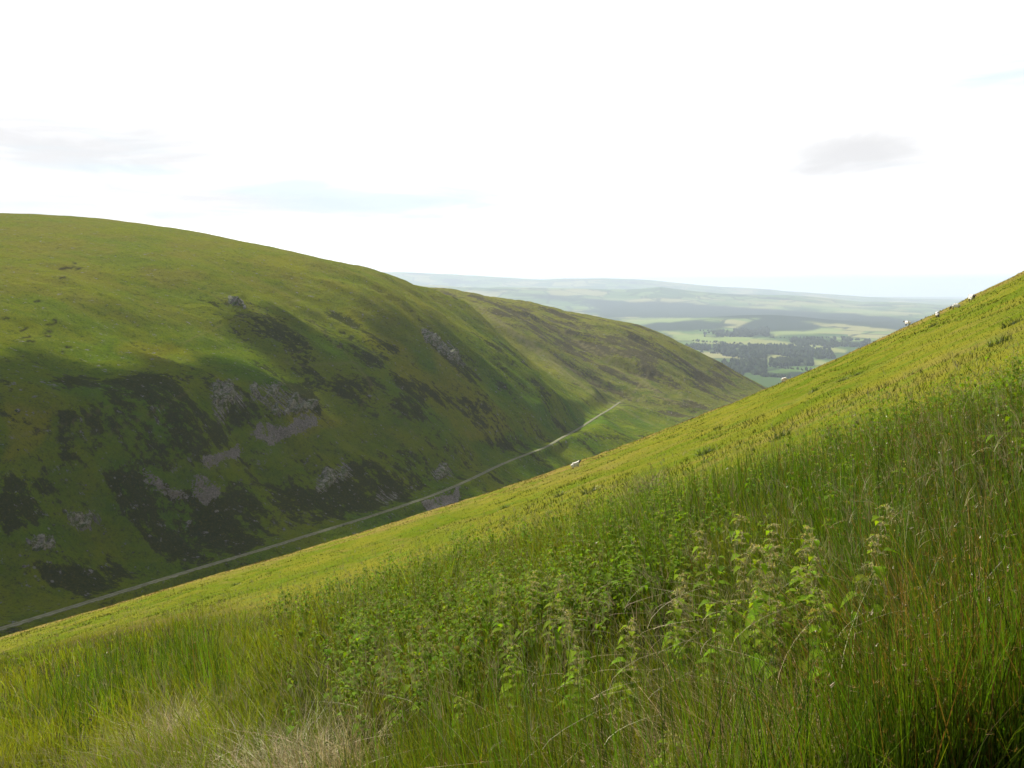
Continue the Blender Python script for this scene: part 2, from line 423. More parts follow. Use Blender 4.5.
def hill_col(g, pos):
    n1 = g.noise(pos, .012, 6, .6); n2 = g.noise(pos, .05, 6, .65); n3 = g.noise(pos, .22, 5, .75)
    rot = g.n('ShaderNodeVectorRotate', rotation_type='Z_AXIS'); g.link(pos, rot.inputs['Vector']); rot.inputs['Angle'].default_value = math.radians(19.5)
    st2 = g.n('ShaderNodeVectorMath', operation='MULTIPLY'); g.link(rot.outputs[0], st2.inputs[0]); st2.inputs[1].default_value = (.009, .045, .0)
    n4 = g.noise(st2.outputs[0], 1.0, 6, .65, .3)
    st3 = g.n('ShaderNodeVectorMath', operation='MULTIPLY'); g.link(rot.outputs[0], st3.inputs[0]); st3.inputs[1].default_value = (.05, .42, .0)
    n5 = g.noise(st3.outputs[0], 1.0, 4, .7, .2)
    n6 = g.noise(pos, .022, 7, .7)
    c = g.mix(g.ramp(n1, .32, .66), (.084, .172, .001), (.165, .205, .002))
    far = g.attr('far').outputs['Fac']
    c = g.mix(g.math('MULTIPLY', far, .6), c, (.215, .195, .045))
    c = g.mix(g.math('MULTIPLY', g.ramp(n2, .45, .66), .55), c, (.056, .122, .002))
    c = g.mix(g.math('MULTIPLY', g.ramp(n2, .46, .30), .45), c, (.135, .172, .004))
    up = g.attr('up').outputs['Fac']; far = g.attr('far').outputs['Fac']
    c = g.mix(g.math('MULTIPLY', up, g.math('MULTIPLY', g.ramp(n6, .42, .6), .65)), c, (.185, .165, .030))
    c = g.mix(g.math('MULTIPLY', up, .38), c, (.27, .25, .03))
    br = g.math('ADD', g.attr('bright').outputs['Fac'], g.math('MULTIPLY', g.math('SUBTRACT', n6, .5), 2.0))
    c = g.mix(g.math('MULTIPLY', g.ramp(br, .25, 1.2), .85), c, (.215, .220, .008))
    he = g.math('MULTIPLY', g.attr('heather').outputs['Fac'], .44)
    he = g.math('ADD', he, g.math('MULTIPLY', g.math('SUBTRACT', n6, .5), 2.3))
    he = g.math('ADD', he, g.math('MULTIPLY', g.math('SUBTRACT', n3, .5), 1.7))
    he = g.math('ADD', he, g.math('MULTIPLY', g.math('SUBTRACT', n4, .5), g.math('MULTIPLY_ADD', far, 1.2, 2.1)))
    he = g.math('ADD', he, g.math('MULTIPLY_ADD', up, -.36, .17))  # heather spread over the lower slope, painting in part of its shade
    he = g.math('ADD', he, g.math('MULTIPLY', far, .16))
    hcol = g.mix(g.ramp(n3, .35, .7), (.024, .033, .006), (.060, .064, .015))
    hcol = g.mix(g.math('MULTIPLY', far, .75), hcol, (.105, .084, .050))
    c = g.mix(g.math('MULTIPLY', g.ramp(he, .38, .66), .92), c, hcol)
    c = g.mix(g.math('MULTIPLY', g.ramp(n3, .52, .66), .55), c, (.034, .050, .006))
    n7 = g.noise(pos, .8, 3, .8)
    c = g.mix(g.math('MULTIPLY', g.ramp(n7, .50, .66), .5), c, (.030, .042, .006))
    c = g.mix(g.math('MULTIPLY', g.ramp(n7, .46, .34), .3), c, (.22, .21, .03))
    rk = g.math('ADD', g.attr('rock').outputs['Fac'], g.math('MULTIPLY', g.math('SUBTRACT', n5, .5), 4.2))
    rcol = g.mix(g.ramp(g.noise(pos, .6, 4, .7), .3, .7), (.05, .048, .042), (.33, .31, .28))
    c = g.mix(g.ramp(rk, .82, 1.25), c, rcol)
    # grey stones showing through here and there
    vo = g.n('ShaderNodeTexVoronoi', feature='F1'); g.link(pos, vo.inputs['Vector']); vo.inputs['Scale'].default_value = .16
    stn = g.math('MULTIPLY', g.ramp(vo.outputs['Distance'], .16, .08), g.math('MULTIPLY', g.ramp(g.noise(pos, .018, 4, .6), .47, .58), g.math('SUBTRACT', 1.0, up, clamp=True)))
    c = g.mix(g.math('MULTIPLY', stn, .8), c, (.27, .26, .23))
    sc = g.mix(g.ramp(g.noise(pos, .9, 4, .8), .3, .7), (.10, .095, .09), (.34, .32, .31))
    sm = g.math('ADD', g.attr('scree').outputs['Fac'], g.math('MULTIPLY', g.math('SUBTRACT', g.noise(pos, .16, 6, .75), .5), 4.5))
    c = g.mix(g.ramp(sm, .45, .75), c, sc)
    c = g.mix(g.math('MULTIPLY', g.attr('peat').outputs['Fac'], .9), c, (.022, .016, .012))
    c = g.mix(g.math('MULTIPLY', g.attr('track_sunstreak').outputs['Fac'], g.math('MULTIPLY_ADD', far, .3, .30)), c, (.24, .215, .09))  # tracks and painted sunlit streaks, stronger on the second hill
    return c
def hill_bump(g, pos):
    a = g.math('ADD', g.noise(pos, .09, 8, .75), g.math('MULTIPLY', g.noise(pos, .55, 4, .7), .16))
    return a, 8.5
m_hill = plain_mat('moorland', hill_col, .95, hill_bump)
o = mesh_from('hills', np.stack([X, Y, Z], -1).reshape(-1, 3), grid_faces(nr, nc), m_hill,
              {'heather': a_heath, 'bright': a_bright, 'scree': a_scree, 'rock': a_rock, 'peat': a_peat, 'track_sunstreak': a_line, 'up': a_up, 'far': a_far})
tag(o, kind='structure')
HU, HY, HZ = uu, yy, Z
def z_hill(x, y):
    """height of the hill mesh itself"""
    x = np.asarray(x, float); y = np.asarray(y, float)
    ci = np.clip((x / y - HU[0]) / (HU[1] - HU[0]), 0, len(HU) - 1.001)
    ri = np.clip((np.log(y) - math.log(230)) / ((math.log(2750) - math.log(230)) / (len(HY) - 1)), 0, len(HY) - 1.001)
    c0 = ci.astype(int); r0 = ri.astype(int); fc = ci - c0; fr = ri - r0
    return (HZ[r0, c0] * (1 - fc) + HZ[r0, c0 + 1] * fc) * (1 - fr) + (HZ[r0 + 1, c0] * (1 - fc) + HZ[r0 + 1, c0 + 1] * fc) * fr
def hit_hill(px, py):
    """first point of the hills on a sight line (vectorised over arrays)"""
    px = np.atleast_1d(px).astype(float); py = np.atleast_1d(py).astype(float)
    U, E = ray(px, py)
    ys = np.exp(np.linspace(math.log(260), math.log(2300), 1600))
    z = z_hill(U[:, None] * ys[None], np.repeat(ys[None], len(px), 0))
    ok = z > E[:, None] * ys[None]
    i = np.argmax(ok, 1); y = ys[i]
    return U * y, y, z[np.arange(len(px)), i], ok.any(1)

# road
dx = np.gradient(rd[:, 0]); dy = np.gradient(rd[:, 1]); L = np.hypot(dx, dy); nx, ny = -dy / L, dx / L
offs = np.array([-2.2, -1.9, -.4, .4, 1.9, 2.2]); up = np.array([-.5, .18, .22, .22, .18, -.5])
V = np.stack([rd[:, None, 0] + nx[:, None] * offs, rd[:, None, 1] + ny[:, None] * offs, zroad(rd[:, None, 1]) + .12 + up[None] + 0 * nx[:, None]], -1)
across = np.repeat(offs[None], len(rd), 0)
def road_col(g, pos):
    n = g.noise(pos, .4, 4, .6); a = g.math('ADD', g.math('ABSOLUTE', g.attr('across').outputs['Fac']), g.math('MULTIPLY', g.math('SUBTRACT', g.noise(pos, .25, 4, .7), .5), .0))
    e_ = g.ramp(g.math('ADD', a, g.math('MULTIPLY', g.math('SUBTRACT', g.noise(pos, .3, 4, .7), .5), 2.6)), 1.6, 2.1)
    c = g.mix(g.ramp(n, .3, .7), (.14, .135, .09), (.24, .23, .17))
    c = g.mix(g.math('MULTIPLY', g.ramp(a, .75, .35), .7), c, (.10, .12, .03))
    return g.mix(e_, c, (.075, .11, .008))
m_road = plain_mat('gravel', road_col, .95)
o = mesh_from('road', V.reshape(-1, 3), grid_faces(len(rd), 6), m_road, {'across': across}); tag(o, kind='structure')

# stream in the valley bottom, below the road
sp = []
for p in [(-200, 706), (0, 648), (40, 636), (90, 621), (150, 602)]:
    x, y, z, ok = hit_hill(p[0], p[1])
    sp.append((x[0], y[0], z[0]))
sp = np.array(sp); d = np.r_[0, np.cumsum(np.hypot(*np.diff(sp[:, :2], axis=0).T))]; tt = np.linspace(0, d[-1], 120)
sp = np.stack([np.interp(tt, d, sp[:, k]) for k in range(3)], 1); sp[:, 0] += 2.5 * fbm(tt / 14, tt * 0, 5, 3); sp[:, 2] = z_hill(sp[:, 0], sp[:, 1])
dx = np.gradient(sp[:, 0]); dy = np.gradient(sp[:, 1]); L = np.hypot(dx, dy); nx, ny = -dy / L, dx / L
of = np.array([-1.3, 0, 1.3])
SX = sp[:, None, 0] + nx[:, None] * of; SY = sp[:, None, 1] + ny[:, None] * of
V = np.stack([SX, SY, z_hill(SX, SY) + .25], -1)
m, nt, out = new_mat('stream_water'); p = nt.nodes.new('ShaderNodeBsdfPrincipled'); p.inputs['Base Color'].default_value = (.05, .05, .045, 1); p.inputs['Roughness'].default_value = .25
nt.links.new(p.outputs[0], out.inputs['Surface'])
o = mesh_from('stream', V.reshape(-1, 3), grid_faces(len(sp), 3), m); tag(o, kind='structure')

# ------------------------------------------------------------------ rocks
def rock_blob(seed, n=1, sub=1):
    bm = bmesh.new(); bmesh.ops.create_icosphere(bm, subdivisions=sub, radius=1)
    r = random.Random(seed)
    for v in bm.verts:
        v.co *= r.uniform(.65, 1.15); v.co.x *= r.uniform(.9, 1.1)
    vs = np.array([v.co[:] for v in bm.verts]); fs = np.array([[v.index for v in f.verts] for f in bm.faces]); bm.free()
    return vs, fs
ROCKS = [rock_blob(k) for k in range(8)]
def scatter_rocks(name, pos, size, mat, flat=.7, tall=None):
    Vs, Fs, off = [], [], 0
    for i, (p, s) in enumerate(zip(pos, size)):
        v, f = ROCKS[i % 8]
        a = random.uniform(0, 6.28); ca, sa = math.cos(a), math.sin(a)
        q = v * np.array([random.uniform(.7, 1.2), random.uniform(.7, 1.2), flat if tall is None else tall[i]]) * s
        q = np.stack([q[:, 0] * ca - q[:, 1] * sa, q[:, 0] * sa + q[:, 1] * ca, q[:, 2]], 1) + p
        Vs.append(q); Fs.append(f + off); off += len(v)
    return mesh_from(name, np.concatenate(Vs), np.concatenate(Fs), mat, smooth_shade=False)
def rock_col(g, pos):
    c = g.mix(g.ramp(g.noise(pos, .55, 5, .75), .3, .7), (.05, .05, .04), (.30, .285, .25))
    return g.mix(g.ramp(g.noise(pos, .28, 6, .8), .46, .56), c, (.05, .075, .012))
m_rock = plain_mat('hill_rock', rock_col, .9)
m_scree = plain_mat('scree_stone', lambda g, pos: g.mix(g.ramp(g.noise(pos, .9, 4, .8), .3, .7), (.115, .110, .10), (.25, .24, .225)), .9)
def in_poly(poly, n, sd=0.0, seed=0):
    r = R(seed); q = np.array(poly, float); lo, hi = q.min(0), q.max(0)
    px = r.uniform(lo[0], hi[0], n * 6); py = r.uniform(lo[1], hi[1], n * 6)
    k = np.where(poly_sd(px, py, poly) > sd)[0][:n]
    return px[k], py[k]
scree_lab = ['grey scree fan under the main crag', 'narrow grey scree strip below the crag', 'grey scree tongue on the dark lower slope', 'triangular grey scree patch on the dark slope', 'grey stone bank beside the valley road']
for i, pl in enumerate(SCREE):
    px, py = in_poly(pl, 460, -1.0, 100 + i); px = px + 16 * fbm(px / 9, py / 9, 182, 3) + rng.normal(0, 2.6, len(px)); py = py + 13 * fbm(px / 9 + 50, py / 9, 192, 3) + rng.normal(0, 1.6, len(px)); q_ = rng.uniform(0, 1, len(px)) < .30 + 2.6 * (fbm(px / 7, py / 7, 9, 3) + .12); px = px[q_]; py = py[q_]
    x, y, z, ok = hit_hill(px, py); k = ok
    o = scatter_rocks('scree', np.stack([x, y, z], 1)[k], rng.gamma(3, .13, k.sum()) + .15, m_scree)
    tag(o, kind='stuff')
crag_lab = ['pale ribbed rock crag at the left end of the broken cliff', 'long dark rock crag above the widest grey scree', 'small pale outcrop on the dark slope left of the ribbed crag',
            'dark rocky knoll midway down the slope above the road', 'small broken outcrop just above the valley road', 'low pale outcrop at the foot of the slope near the stream',
            'scattered rock outcrop on the lower dark slope', 'steep light rock rib by the stone bank', 'tiny pale outcrop high on the grassy shoulder', 'long dark crag band on the far end of the long hill']
for i, pl in enumerate(CRAG):
    q = np.array(pl, float); lo = q.min(0) - 2; hi = q.max(0) + 2
    gx = np.arange(lo[0], hi[0], .55); gy = np.arange(lo[1], hi[1], .55)
    GX, GY = np.meshgrid(gx, gy)
    x, y, z, ok = hit_hill(GX.ravel(), GY.ravel())
    sdv = poly_sd(GX.ravel() + 5 * fbm(GX.ravel() / 5, GY.ravel() / 9, 7 + i, 3), GY.ravel(), pl)
    s = .334 * x + .943 * y; t = -.943 * x + .334 * y; k = y / 600
    hgt = k * (9.5 * (.32 - np.abs(fbm(s / (6 * k), (t + z) / (34 * k), 61 + i, 4))) + 7.5 * fbm(s / (2.4 * k), (t + z) / (6 * k), 71 + i, 3) - 1.7) + .9 * np.minimum(sdv - 2, 0) * k
    hgt = np.clip(hgt, -6, 5)
    V = np.stack([x + .62 * hgt, y - .25 * hgt, z + .62 * hgt], 1)
    f = grid_faces(len(gy), len(gx)); okf = ok[f].all(1) & ((sdv[f] > -3).all(1)) & (np.ptp(y[f], axis=1) < 25)
    f = f[okf]; used = np.unique(f); mp = np.full(len(V), -1); mp[used] = np.arange(len(used))
    o = mesh_from('rock_outcrop', V[used], mp[f], m_rock, smooth_shade=False)
    tag(o, crag_lab[i], 'rock outcrop')
# loose stones
n = 420
px = rng.uniform(0, 470, n); py = rng.uniform(400, 600, n); keep = (fbm(px / 60, py / 60, 77, 3) > -.03) & (py > 395 + .0 * px)
x, y, z, ok = hit_hill(px, py); k = ok & keep & (y < 1200)
o = scatter_rocks('stones', np.stack([x, y, z + .1], 1)[k], rng.gamma(2, .16, k.sum()) + .2, m_rock); tag(o, kind='stuff')

# ------------------------------------------------------------------ plain and far hills
ZP = -420.0
KP = ZP / -244.0
_fu, _fe = ray([200, 400, 430, 480, 540, 600, 650, 700, 760, 820, 900, 1100], [270, 271.5, 273.5, 275.5, 279, 278.5, 280.5, 285.5, 289.5, 294, 299, 304])
_gu, _ge = ray([200, 400, 470, 540, 610, 660, 720, 790, 860, 950, 1100], [284, 284, 288, 287, 289, 287, 294, 296, 303, 305, 306])
def z_plain(x, y):
    x = np.asarray(x, float); y = np.asarray(y, float)
    r = np.hypot(x, y); U = x / np.maximum(y, 1)
    z = ZP - r * r / 1.11e7 + 34 * fbm(x / 2900, y / 1900, 5, 3) * smooth(3700, 7500, y) + 120 * smooth(7000, 20000, r) * fbm(x / 5200, y / 3600, 15, 4)
    z = z + 95 * np.exp(-((x - 2780) / 900) ** 2 - ((y - 9900) / 900) ** 2)      # wooded rise
    for yr, w_, fu, fe, sd in ((17500, 2600, _gu, _ge, 33), (27000, 4200, _fu, _fe, 34)):
        top = np.interp(U, fu, fe) * yr + 75 * fbm(U * 14, U * 0, sd, 4)
        wob = 2600 * fbm(x / 5000, y / 9000, sd + 5, 3)
        k = np.exp(-((y - yr + wob) / w_) ** 2)
        z = z + np.maximum(0, top - z) * k * (1 - .22 * np.abs(fbm(x / 1900, y / 1900, sd + 9, 4)) * smooth(.95, .6, k))
    return z
nr, nc = 420, 520
EE = np.linspace(.125, .0155, 330); yy = np.r_[420 / EE, np.linspace(27300, 64000, 90)]
nr = len(yy); uu = np.linspace(-1.3, 1.4, nc)
Y = np.repeat(yy[:, None], nc, 1); X = uu[None] * Y
Z = z_plain(X, Y); PX, PY = project(X, Y, Z)
WOOD = [[(722, 364), (746, 362), (764, 365), (766, 375), (725, 372)], [(686, 346), (741, 349), (767, 354), (764, 359), (725, 354)], [(741, 348), (782, 346), (834, 355), (834, 359), (782, 354)],
        [(704, 336), (767, 328), (769, 336), (709, 337)], [(738, 328), (757, 318), (777, 317), (800, 320), (826, 327), (810, 331), (740, 331)],
        [(590, 303), (652, 301), (691, 303), (782, 310), (856, 314), (940, 322), (940, 336), (856, 325), (756, 319), (600, 317)],
        [(640, 324), (700, 320), (740, 326), (700, 331), (650, 331)], [(790, 339), (870, 343), (870, 347), (800, 345)], [(770, 361), (812, 363), (810, 366), (772, 366)],
        [(480, 291), (560, 296), (600, 300), (560, 301)]]
PALE = [[(699, 305), (782, 306), (794, 311), (704, 308)], [(623, 320), (691, 318), (688, 322), (631, 323)], [(662, 331), (782, 341), (850, 350), (845, 354), (780, 346), (715, 344), (673, 340)],
        [(767, 328), (840, 328), (842, 332), (772, 336)], [(764, 353), (824, 361), (824, 365), (767, 365)], [(800, 319), (850, 321), (850, 324), (805, 323)], [(560, 297), (640, 299), (620, 300)],
        [(700, 300), (800, 302), (860, 305), (800, 306)], [(830, 308), (900, 311), (900, 314), (840, 312)]]
a_w = np.zeros(PX.shape); a_p = np.zeros(PX.shape)
jy = PY + 3.0 * fbm(PX / 14, PY / 5, 61, 3); jx = PX + 14 * fbm(PX / 14, PY / 6, 62, 3)
for pl in WOOD: a_w = np.maximum(a_w, smooth(-1.2, 1.2, poly_sd(jx, jy, pl)))
for pl in PALE: a_p = np.maximum(a_p, smooth(-1.2, 1.2, poly_sd(jx, jy, pl)))
def plain_col(g, pos):
    sc = g.scale(pos, (.0016, .0016, 0), (0, 0, .35))
    v = g.n('ShaderNodeTexVoronoi', feature='F1', distance='CHEBYCHEV'); g.link(sc, v.inputs['Vector']); v.inputs['Scale'].default_value = 1.0
    sep = g.n('ShaderNodeSeparateColor'); g.link(v.outputs['Color'], sep.inputs[0])
    c = g.mix(g.ramp(sep.outputs[0], .2, .5), (.075, .13, .03), (.13, .18, .05))
    c = g.mix(g.ramp(sep.outputs[1], .62, .7), c, (.22, .215, .085))
    c = g.mix(g.ramp(sep.outputs[2], .78, .82), c, (.05, .09, .025))
    e = g.n('ShaderNodeTexVoronoi', feature='DISTANCE_TO_EDGE'); g.link(sc, e.inputs['Vector']); e.inputs['Scale'].default_value = 1.0
    c = g.mix(g.math('MULTIPLY', g.ramp(e.outputs['Distance'], .045, .02), .8), c, (.022, .035, .012))
    pale = g.math('MULTIPLY', g.attr('pale').outputs['Fac'], .85)
    c = g.mix(pale, c, g.mix(g.ramp(sep.outputs[0], .3, .7), (.22, .23, .075), (.17, .22, .06)))
    n = g.noise(pos, .00075, 6, .65)
    w = g.math('MAXIMUM', g.attr('wood').outputs['Fac'], g.math('MULTIPLY', g.ramp(n, .56, .60), g.math('SUBTRACT', 1.0, g.attr('pale').outputs['Fac'])))
    c = g.mix(w, c, (.018, .032, .014))
    return c
m_plain = plain_mat('farmland', plain_col, .95)
o = mesh_from('plain', np.stack([X, Y, Z], -1).reshape(-1, 3), grid_faces(nr, nc), m_plain, {'wood': a_w, 'pale': a_p}); tag(o, kind='structure')

# woods on the nearer fields: crowns of many trees
m_wood, nt, out = new_mat('wood_foliage'); g = NT(nt)
p = g.n('ShaderNodeBsdfPrincipled'); g.link(g.mix(g.ramp(g.noise(g.n('ShaderNodeNewGeometry').outputs['Position'], .09, 4, .7), .3, .7), (.018, .034, .012), (.045, .065, .02)), p.inputs['Base Color']); p.inputs['Roughness'].default_value = 1
p.inputs['Specular IOR Level'].default_value = .05
g.link(p.outputs[0], out.inputs['Surface'])
def plain_hit(px, py):
    U, E = ray(px, py)
    y = ZP / E
    for _ in range(8): y = z_plain(U * y, y) / E
    return U * y, y
for i, pl in enumerate(WOOD[:4] + WOOD[7:9]):
    px, py = in_poly(pl, 620, -2.2, 300 + i); q_ = fbm(px / 9, py / 3.5, 19 + i, 3) > -.10; px = px[q_]; py = py[q_]; x, y = plain_hit(px, py)
    s = rng.uniform(7, 14, len(x))
    o = scatter_rocks('woodland', np.stack([x, y, z_plain(x, y) + s * .8], 1), s, m_wood, tall=rng.uniform(1.0, 1.7, len(x))); tag(o, kind='stuff')
# hedgerow trees
hx, hy = [], []
for a, b in [((690, 341), (790, 347)), ((700, 352), (760, 358)), ((770, 367), (820, 372)), ((770, 338), (850, 338)), ((760, 376), (790, 378)), ((700, 331), (760, 333)), ((812, 350), (850, 345))]:
    t = rng.uniform(0, 1, 46); hx += list(a[0] + (b[0] - a[0]) * t); hy += list(a[1] + (b[1] - a[1]) * t + rng.normal(0, .25, 46))
x, y = plain_hit(np.array(hx), np.array(hy)); s = rng.uniform(4, 10, len(x))
o = scatter_rocks('hedgerows', np.stack([x, y, z_plain(x, y) + s * .7], 1), s, m_wood, tall=rng.uniform(.9, 1.4, len(x))); tag(o, kind='stuff')

# ------------------------------------------------------------------ vegetation builders
def blades(base, h, lean, width, col, segs=4, droop=None, tipcol=None, face=None, bend=1.7):
    """ribbons: base Nx3, h N, lean Nx2 (horizontal tip offset as share of h), width N, col Nx3"""
    n = len(base); t = np.linspace(0, 1, segs + 1)
    droop = np.zeros(n) if droop is None else droop
    lz = np.maximum(.15, 1 - .35 * (lean ** 2).sum(1))
    px = base[:, None, 0] + h[:, None] * lean[:, None, 0] * (t ** bend)[None]
    py = base[:, None, 1] + h[:, None] * lean[:, None, 1] * (t ** bend)[None]
    pz = base[:, None, 2] + h[:, None] * (lz[:, None] * t[None] - droop[:, None] * (t ** 3)[None])
    a = rng.uniform(0, math.pi, n) if face is None else face
    wx, wy = np.cos(a), np.sin(a)
    wt = np.minimum(1, 1.15 - t) * .5 + .5 * (1 - t) ; wt[-1] = .12
    wd = width[:, None] * wt[None] * .5
    L = np.stack([px - wx[:, None] * wd, py - wy[:, None] * wd, pz], -1)
    Rr = np.stack([px + wx[:, None] * wd, py + wy[:, None] * wd, pz], -1)
    V = np.stack([L, Rr], 2).reshape(n, -1, 3)
    k = 2 * (segs + 1)
    f = np.array([[2 * i, 2 * i + 1, 2 * i + 3, 2 * i + 2] for i in range(segs)])
    Fc = (np.arange(n)[:, None, None] * k + f[None]).reshape(-1, 4)
    if tipcol is None: tipcol = col
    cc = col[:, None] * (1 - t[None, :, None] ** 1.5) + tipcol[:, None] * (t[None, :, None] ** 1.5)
    cc = np.repeat(cc[:, :, None], 2, 2).reshape(-1, 3)
    return V.reshape(-1, 3), Fc, cc

class Acc:
    def __init__(s): s.V = []; s.F = []; s.C = []; s.o = 0
    def add(s, vfc):
        v, f, c = vfc; s.V.append(v); s.F.append(f + s.o); s.C.append(c); s.o += len(v)
    def build(s, name, mat, parent=None, sm=True):
        return mesh_from(name, np.concatenate(s.V), np.concatenate(s.F), mat, cols=np.concatenate(s.C), parent=parent, smooth_shade=sm)

def jit(col, n, v=.25, hue=.12):
    c = np.array(col)[None] * (1 + v * rng.uniform(-1, 1, (n, 1))) * (1 + hue * rng.uniform(-1, 1, (n, 3)))
    return np.clip(c, .004, .6)

def sample_ground(n, y0, lim, ulo=-.85, uhi=.85, power=0.0):
    U = rng.uniform(ulo, uhi, n); L = lim(U)
    side = rng.uniform(0, 1, n) < .17       # growth to either side of the view, near by
    U = np.where(side, rng.choice([-1, 1], n) * rng.uniform(.85, 1.9, n), U); L = np.where(side, 8.0, L)
    q = rng.uniform(0, 1, n)
    y = y0 * (L / y0) ** q
    x = U * y + rng.normal(0, .15, n)
    return x, y

WIND = np.array([-.20, .05])      # the growth leans down the slope
def leans(n, amt, spread, wind=1.0):
    a = rng.uniform(0, 2 * math.pi, n); r = np.abs(rng.normal(0, spread, n)) + amt
    return np.stack([np.cos(a) * r, np.sin(a) * r], 1) + WIND[None] * wind * rng.uniform(.4, 1.3, (n, 1))

ZONE = {
    'rush': [[(760, 480), (860, 435), (940, 420), (1060, 400), (1100, 800), (830, 800), (850, 640), (880, 600), (860, 540)]],
    'rush2': [[(590, 500), (690, 440), (800, 420), (850, 430), (780, 480), (700, 520), (640, 600), (610, 560)], [(0, 700), (120, 640), (200, 620), (220, 660), (120, 700)]],
    'nettle': [[(300, 600), (360, 560), (440, 522), (560, 497), (660, 480), (690, 500), (640, 545), (560, 585), (450, 615), (340, 645)],
               [(830, 440), (860, 400), (930, 375), (1060, 335), (1060, 410), (960, 420), (870, 450)]],
    'dry': [[(130, 705), (180, 690), (215, 710), (250, 735), (330, 720), (340, 790), (120, 790)], [(600, 720), (700, 690), (850, 650), (960, 680), (960, 790), (560, 790)]],
}
HERO = [  # top of the plant in the photograph, height, label
    (862, 497, .95, 'tallest flowering nettle, at the right end of the clump'),
    (828, 540, .80, 'leafy nettle just left of the tallest one'),
    (793, 536, .85, 'nettle with drooping tassels in the middle of the clump'),
    (778, 522, .85, 'slim nettle with a pale pointed top behind the middle of the clump'),
    (752, 515, .90, 'pale topped nettle rising behind the left half of the clump'),
    (728, 530, .85, 'greyish nettle with heavy tassels in the left half of the clump'),
    (694, 568, .70, 'short tan topped nettle at the left edge of the clump'),
    (682, 582, .66, 'lowest nettle at the far left edge of the clump'),
    (806, 562, .72, 'broad leaved yellow green nettle at the front of the clump'),
    (768, 572, .72, 'bright leafy nettle low at the front of the clump'),
    (742, 580, .70, 'leafy nettle at the front left of the clump'),
    (508, 575, .80, 'leftmost of the tall flowering nettles in the middle grass'),
    (532, 566, .80, 'second flowering nettle from the left in the middle grass'),
    (553, 570, .80, 'flowering nettle with a narrow grey spike in the middle grass'),
    (588, 604, .72, 'bushy nettle with tan tassels in the middle grass'),
    (631, 614, .70, 'lone nettle standing in rushes left of the big clump'),
    (668, 727, .48, 'small pale nettle at the bottom edge of the slope'),
    (458, 692, .50, 'young leafy nettle low in the grass beside dry straw'),
    (572, 648, .62, 'low green nettle in front of the bushy one'),
    (520, 640, .62, 'low nettle beneath the leftmost flowering nettles'),
    (786, 590, .66, 'big leaved bright nettle at the foot of the clump, in its middle'),
    (818, 582, .68, 'bright green nettle at the foot of the clump, right of its middle'),
    (846, 590, .68, 'leafy nettle at the foot of the tallest nettle'),
    (716, 594, .64, 'bright leafy nettle at the left foot of the clump'),
    (760, 545, .80, 'dense flowering nettle in the left middle of the clump'),
    (812, 528, .82, 'flowering nettle with tan tassels just behind the leafy ones'),
]
HEROP = {(h_[0], h_[1]): hit_near(h_[0], h_[1], h_[2] * .97, 30) for h_ in HERO}
TUSS = [('straw_tussock', 176, 712, .50, 900, .24, 1.2), ('straw_tussock', 278, 738, .46, 1150, .28, 1.5), ('straw_tussock', 345, 722, .55, 420, .26, .9), ('straw_tussock', 650, 735, .55, 420, .26, 1.0),
        ('straw_tussock', 770, 700, .66, 560, .30, .8), ('straw_tussock', 645, 476, .55, 260, .40, .6), ('straw_tussock', 1012, 440, .62, 600, .28, .5), ('rush_tussock', 915, 610, .80, 1300, .24, .6)]
CLEAR = [(*hit_near(t_[1], t_[2], t_[3] * .6, 40)[:2], t_[5] * (1.9 if t_[0] == 'rush_tussock' else .8)) for t_ in TUSS]
def thin(x, y):
    k = np.ones(len(x))
    for cx_, cy2, r_ in CLEAR: k = np.minimum(k, smooth(.75, 1.25, np.hypot((x - cx_), (y - cy2 + .25 * r_)) / r_) * .9 + .1)
    for hx, hy, hg, _ in HERO:
        bx, by, _z = HEROP[(hx, hy)]; d_ = np.hypot(x - bx, y - by + .10); k = np.minimum(k, .35 + .65 * smooth(.12, .34, d_))
    return k
def zone(px, py, name, soft=22):
    m = np.zeros(px.shape)
    jx = px + 60 * fbm(px / 60, py / 60, 141, 2); jy = py + 40 * fbm(px / 60 + 9, py / 60, 151, 2)
    for pl in ZONE[name]: m = np.maximum(m, smooth(-soft, soft, poly_sd(jx, jy, pl)))
    return m

m_grass = leaf_mat('grass_blade', .5, .6, .15, (1.25, 1.2, .4))
m_rush = leaf_mat('rush_stem', .38, .36, .45, (1.2, 1.2, .4))
m_nettle = leaf_mat('nettle_leaf', .5, .75, .08, (1.25, 1.2, .35))
m_straw = leaf_mat('dead_straw', .3, .6, .2, (1.05, 1, .85))

# ---- tall grass and rushes
Nn = 228000
x, y = sample_ground(Nn, 2.3, lambda U: veg_lim(U) * 1.2)
z = z_near(x, y)
lim_ = veg_lim(x / y) * (1 + .55 * fbm(x / 2.2, y / 2.2, 205, 3))
edge = 1 - smooth(.5, 1.02, y / lim_)          # shorter towards the edge
px, py = project(x, y, z + .45)
wr = zone(px, py, 'rush'); wr2 = zone(px, py, 'rush2') * .8; wn = zone(px, py, 'nettle'); wd = zone(px, py, 'dry')
left = smooth(420, 150, px)
clump = fbm(x / .8, y / .8, 201, 3); clump2 = fbm(x / 2.6, y / 2.6, 211, 3)
r1 = rng.uniform(0, 1, Nn)
is_rush = r1 < np.clip(.12 + .75 * np.maximum(wr, wr2) - .3 * left + .5 * clump, 0, .95)
keep = rng.uniform(0, 1, Nn) < np.clip(.22 + smooth(-.16, .12, clump) - .12 * wn, .10, 1)
dens_edge = rng.uniform(0, 1, Nn) < (.12 + .88 * edge)
keep &= dens_edge & (rng.uniform(0, 1, Nn) < thin(x, y))
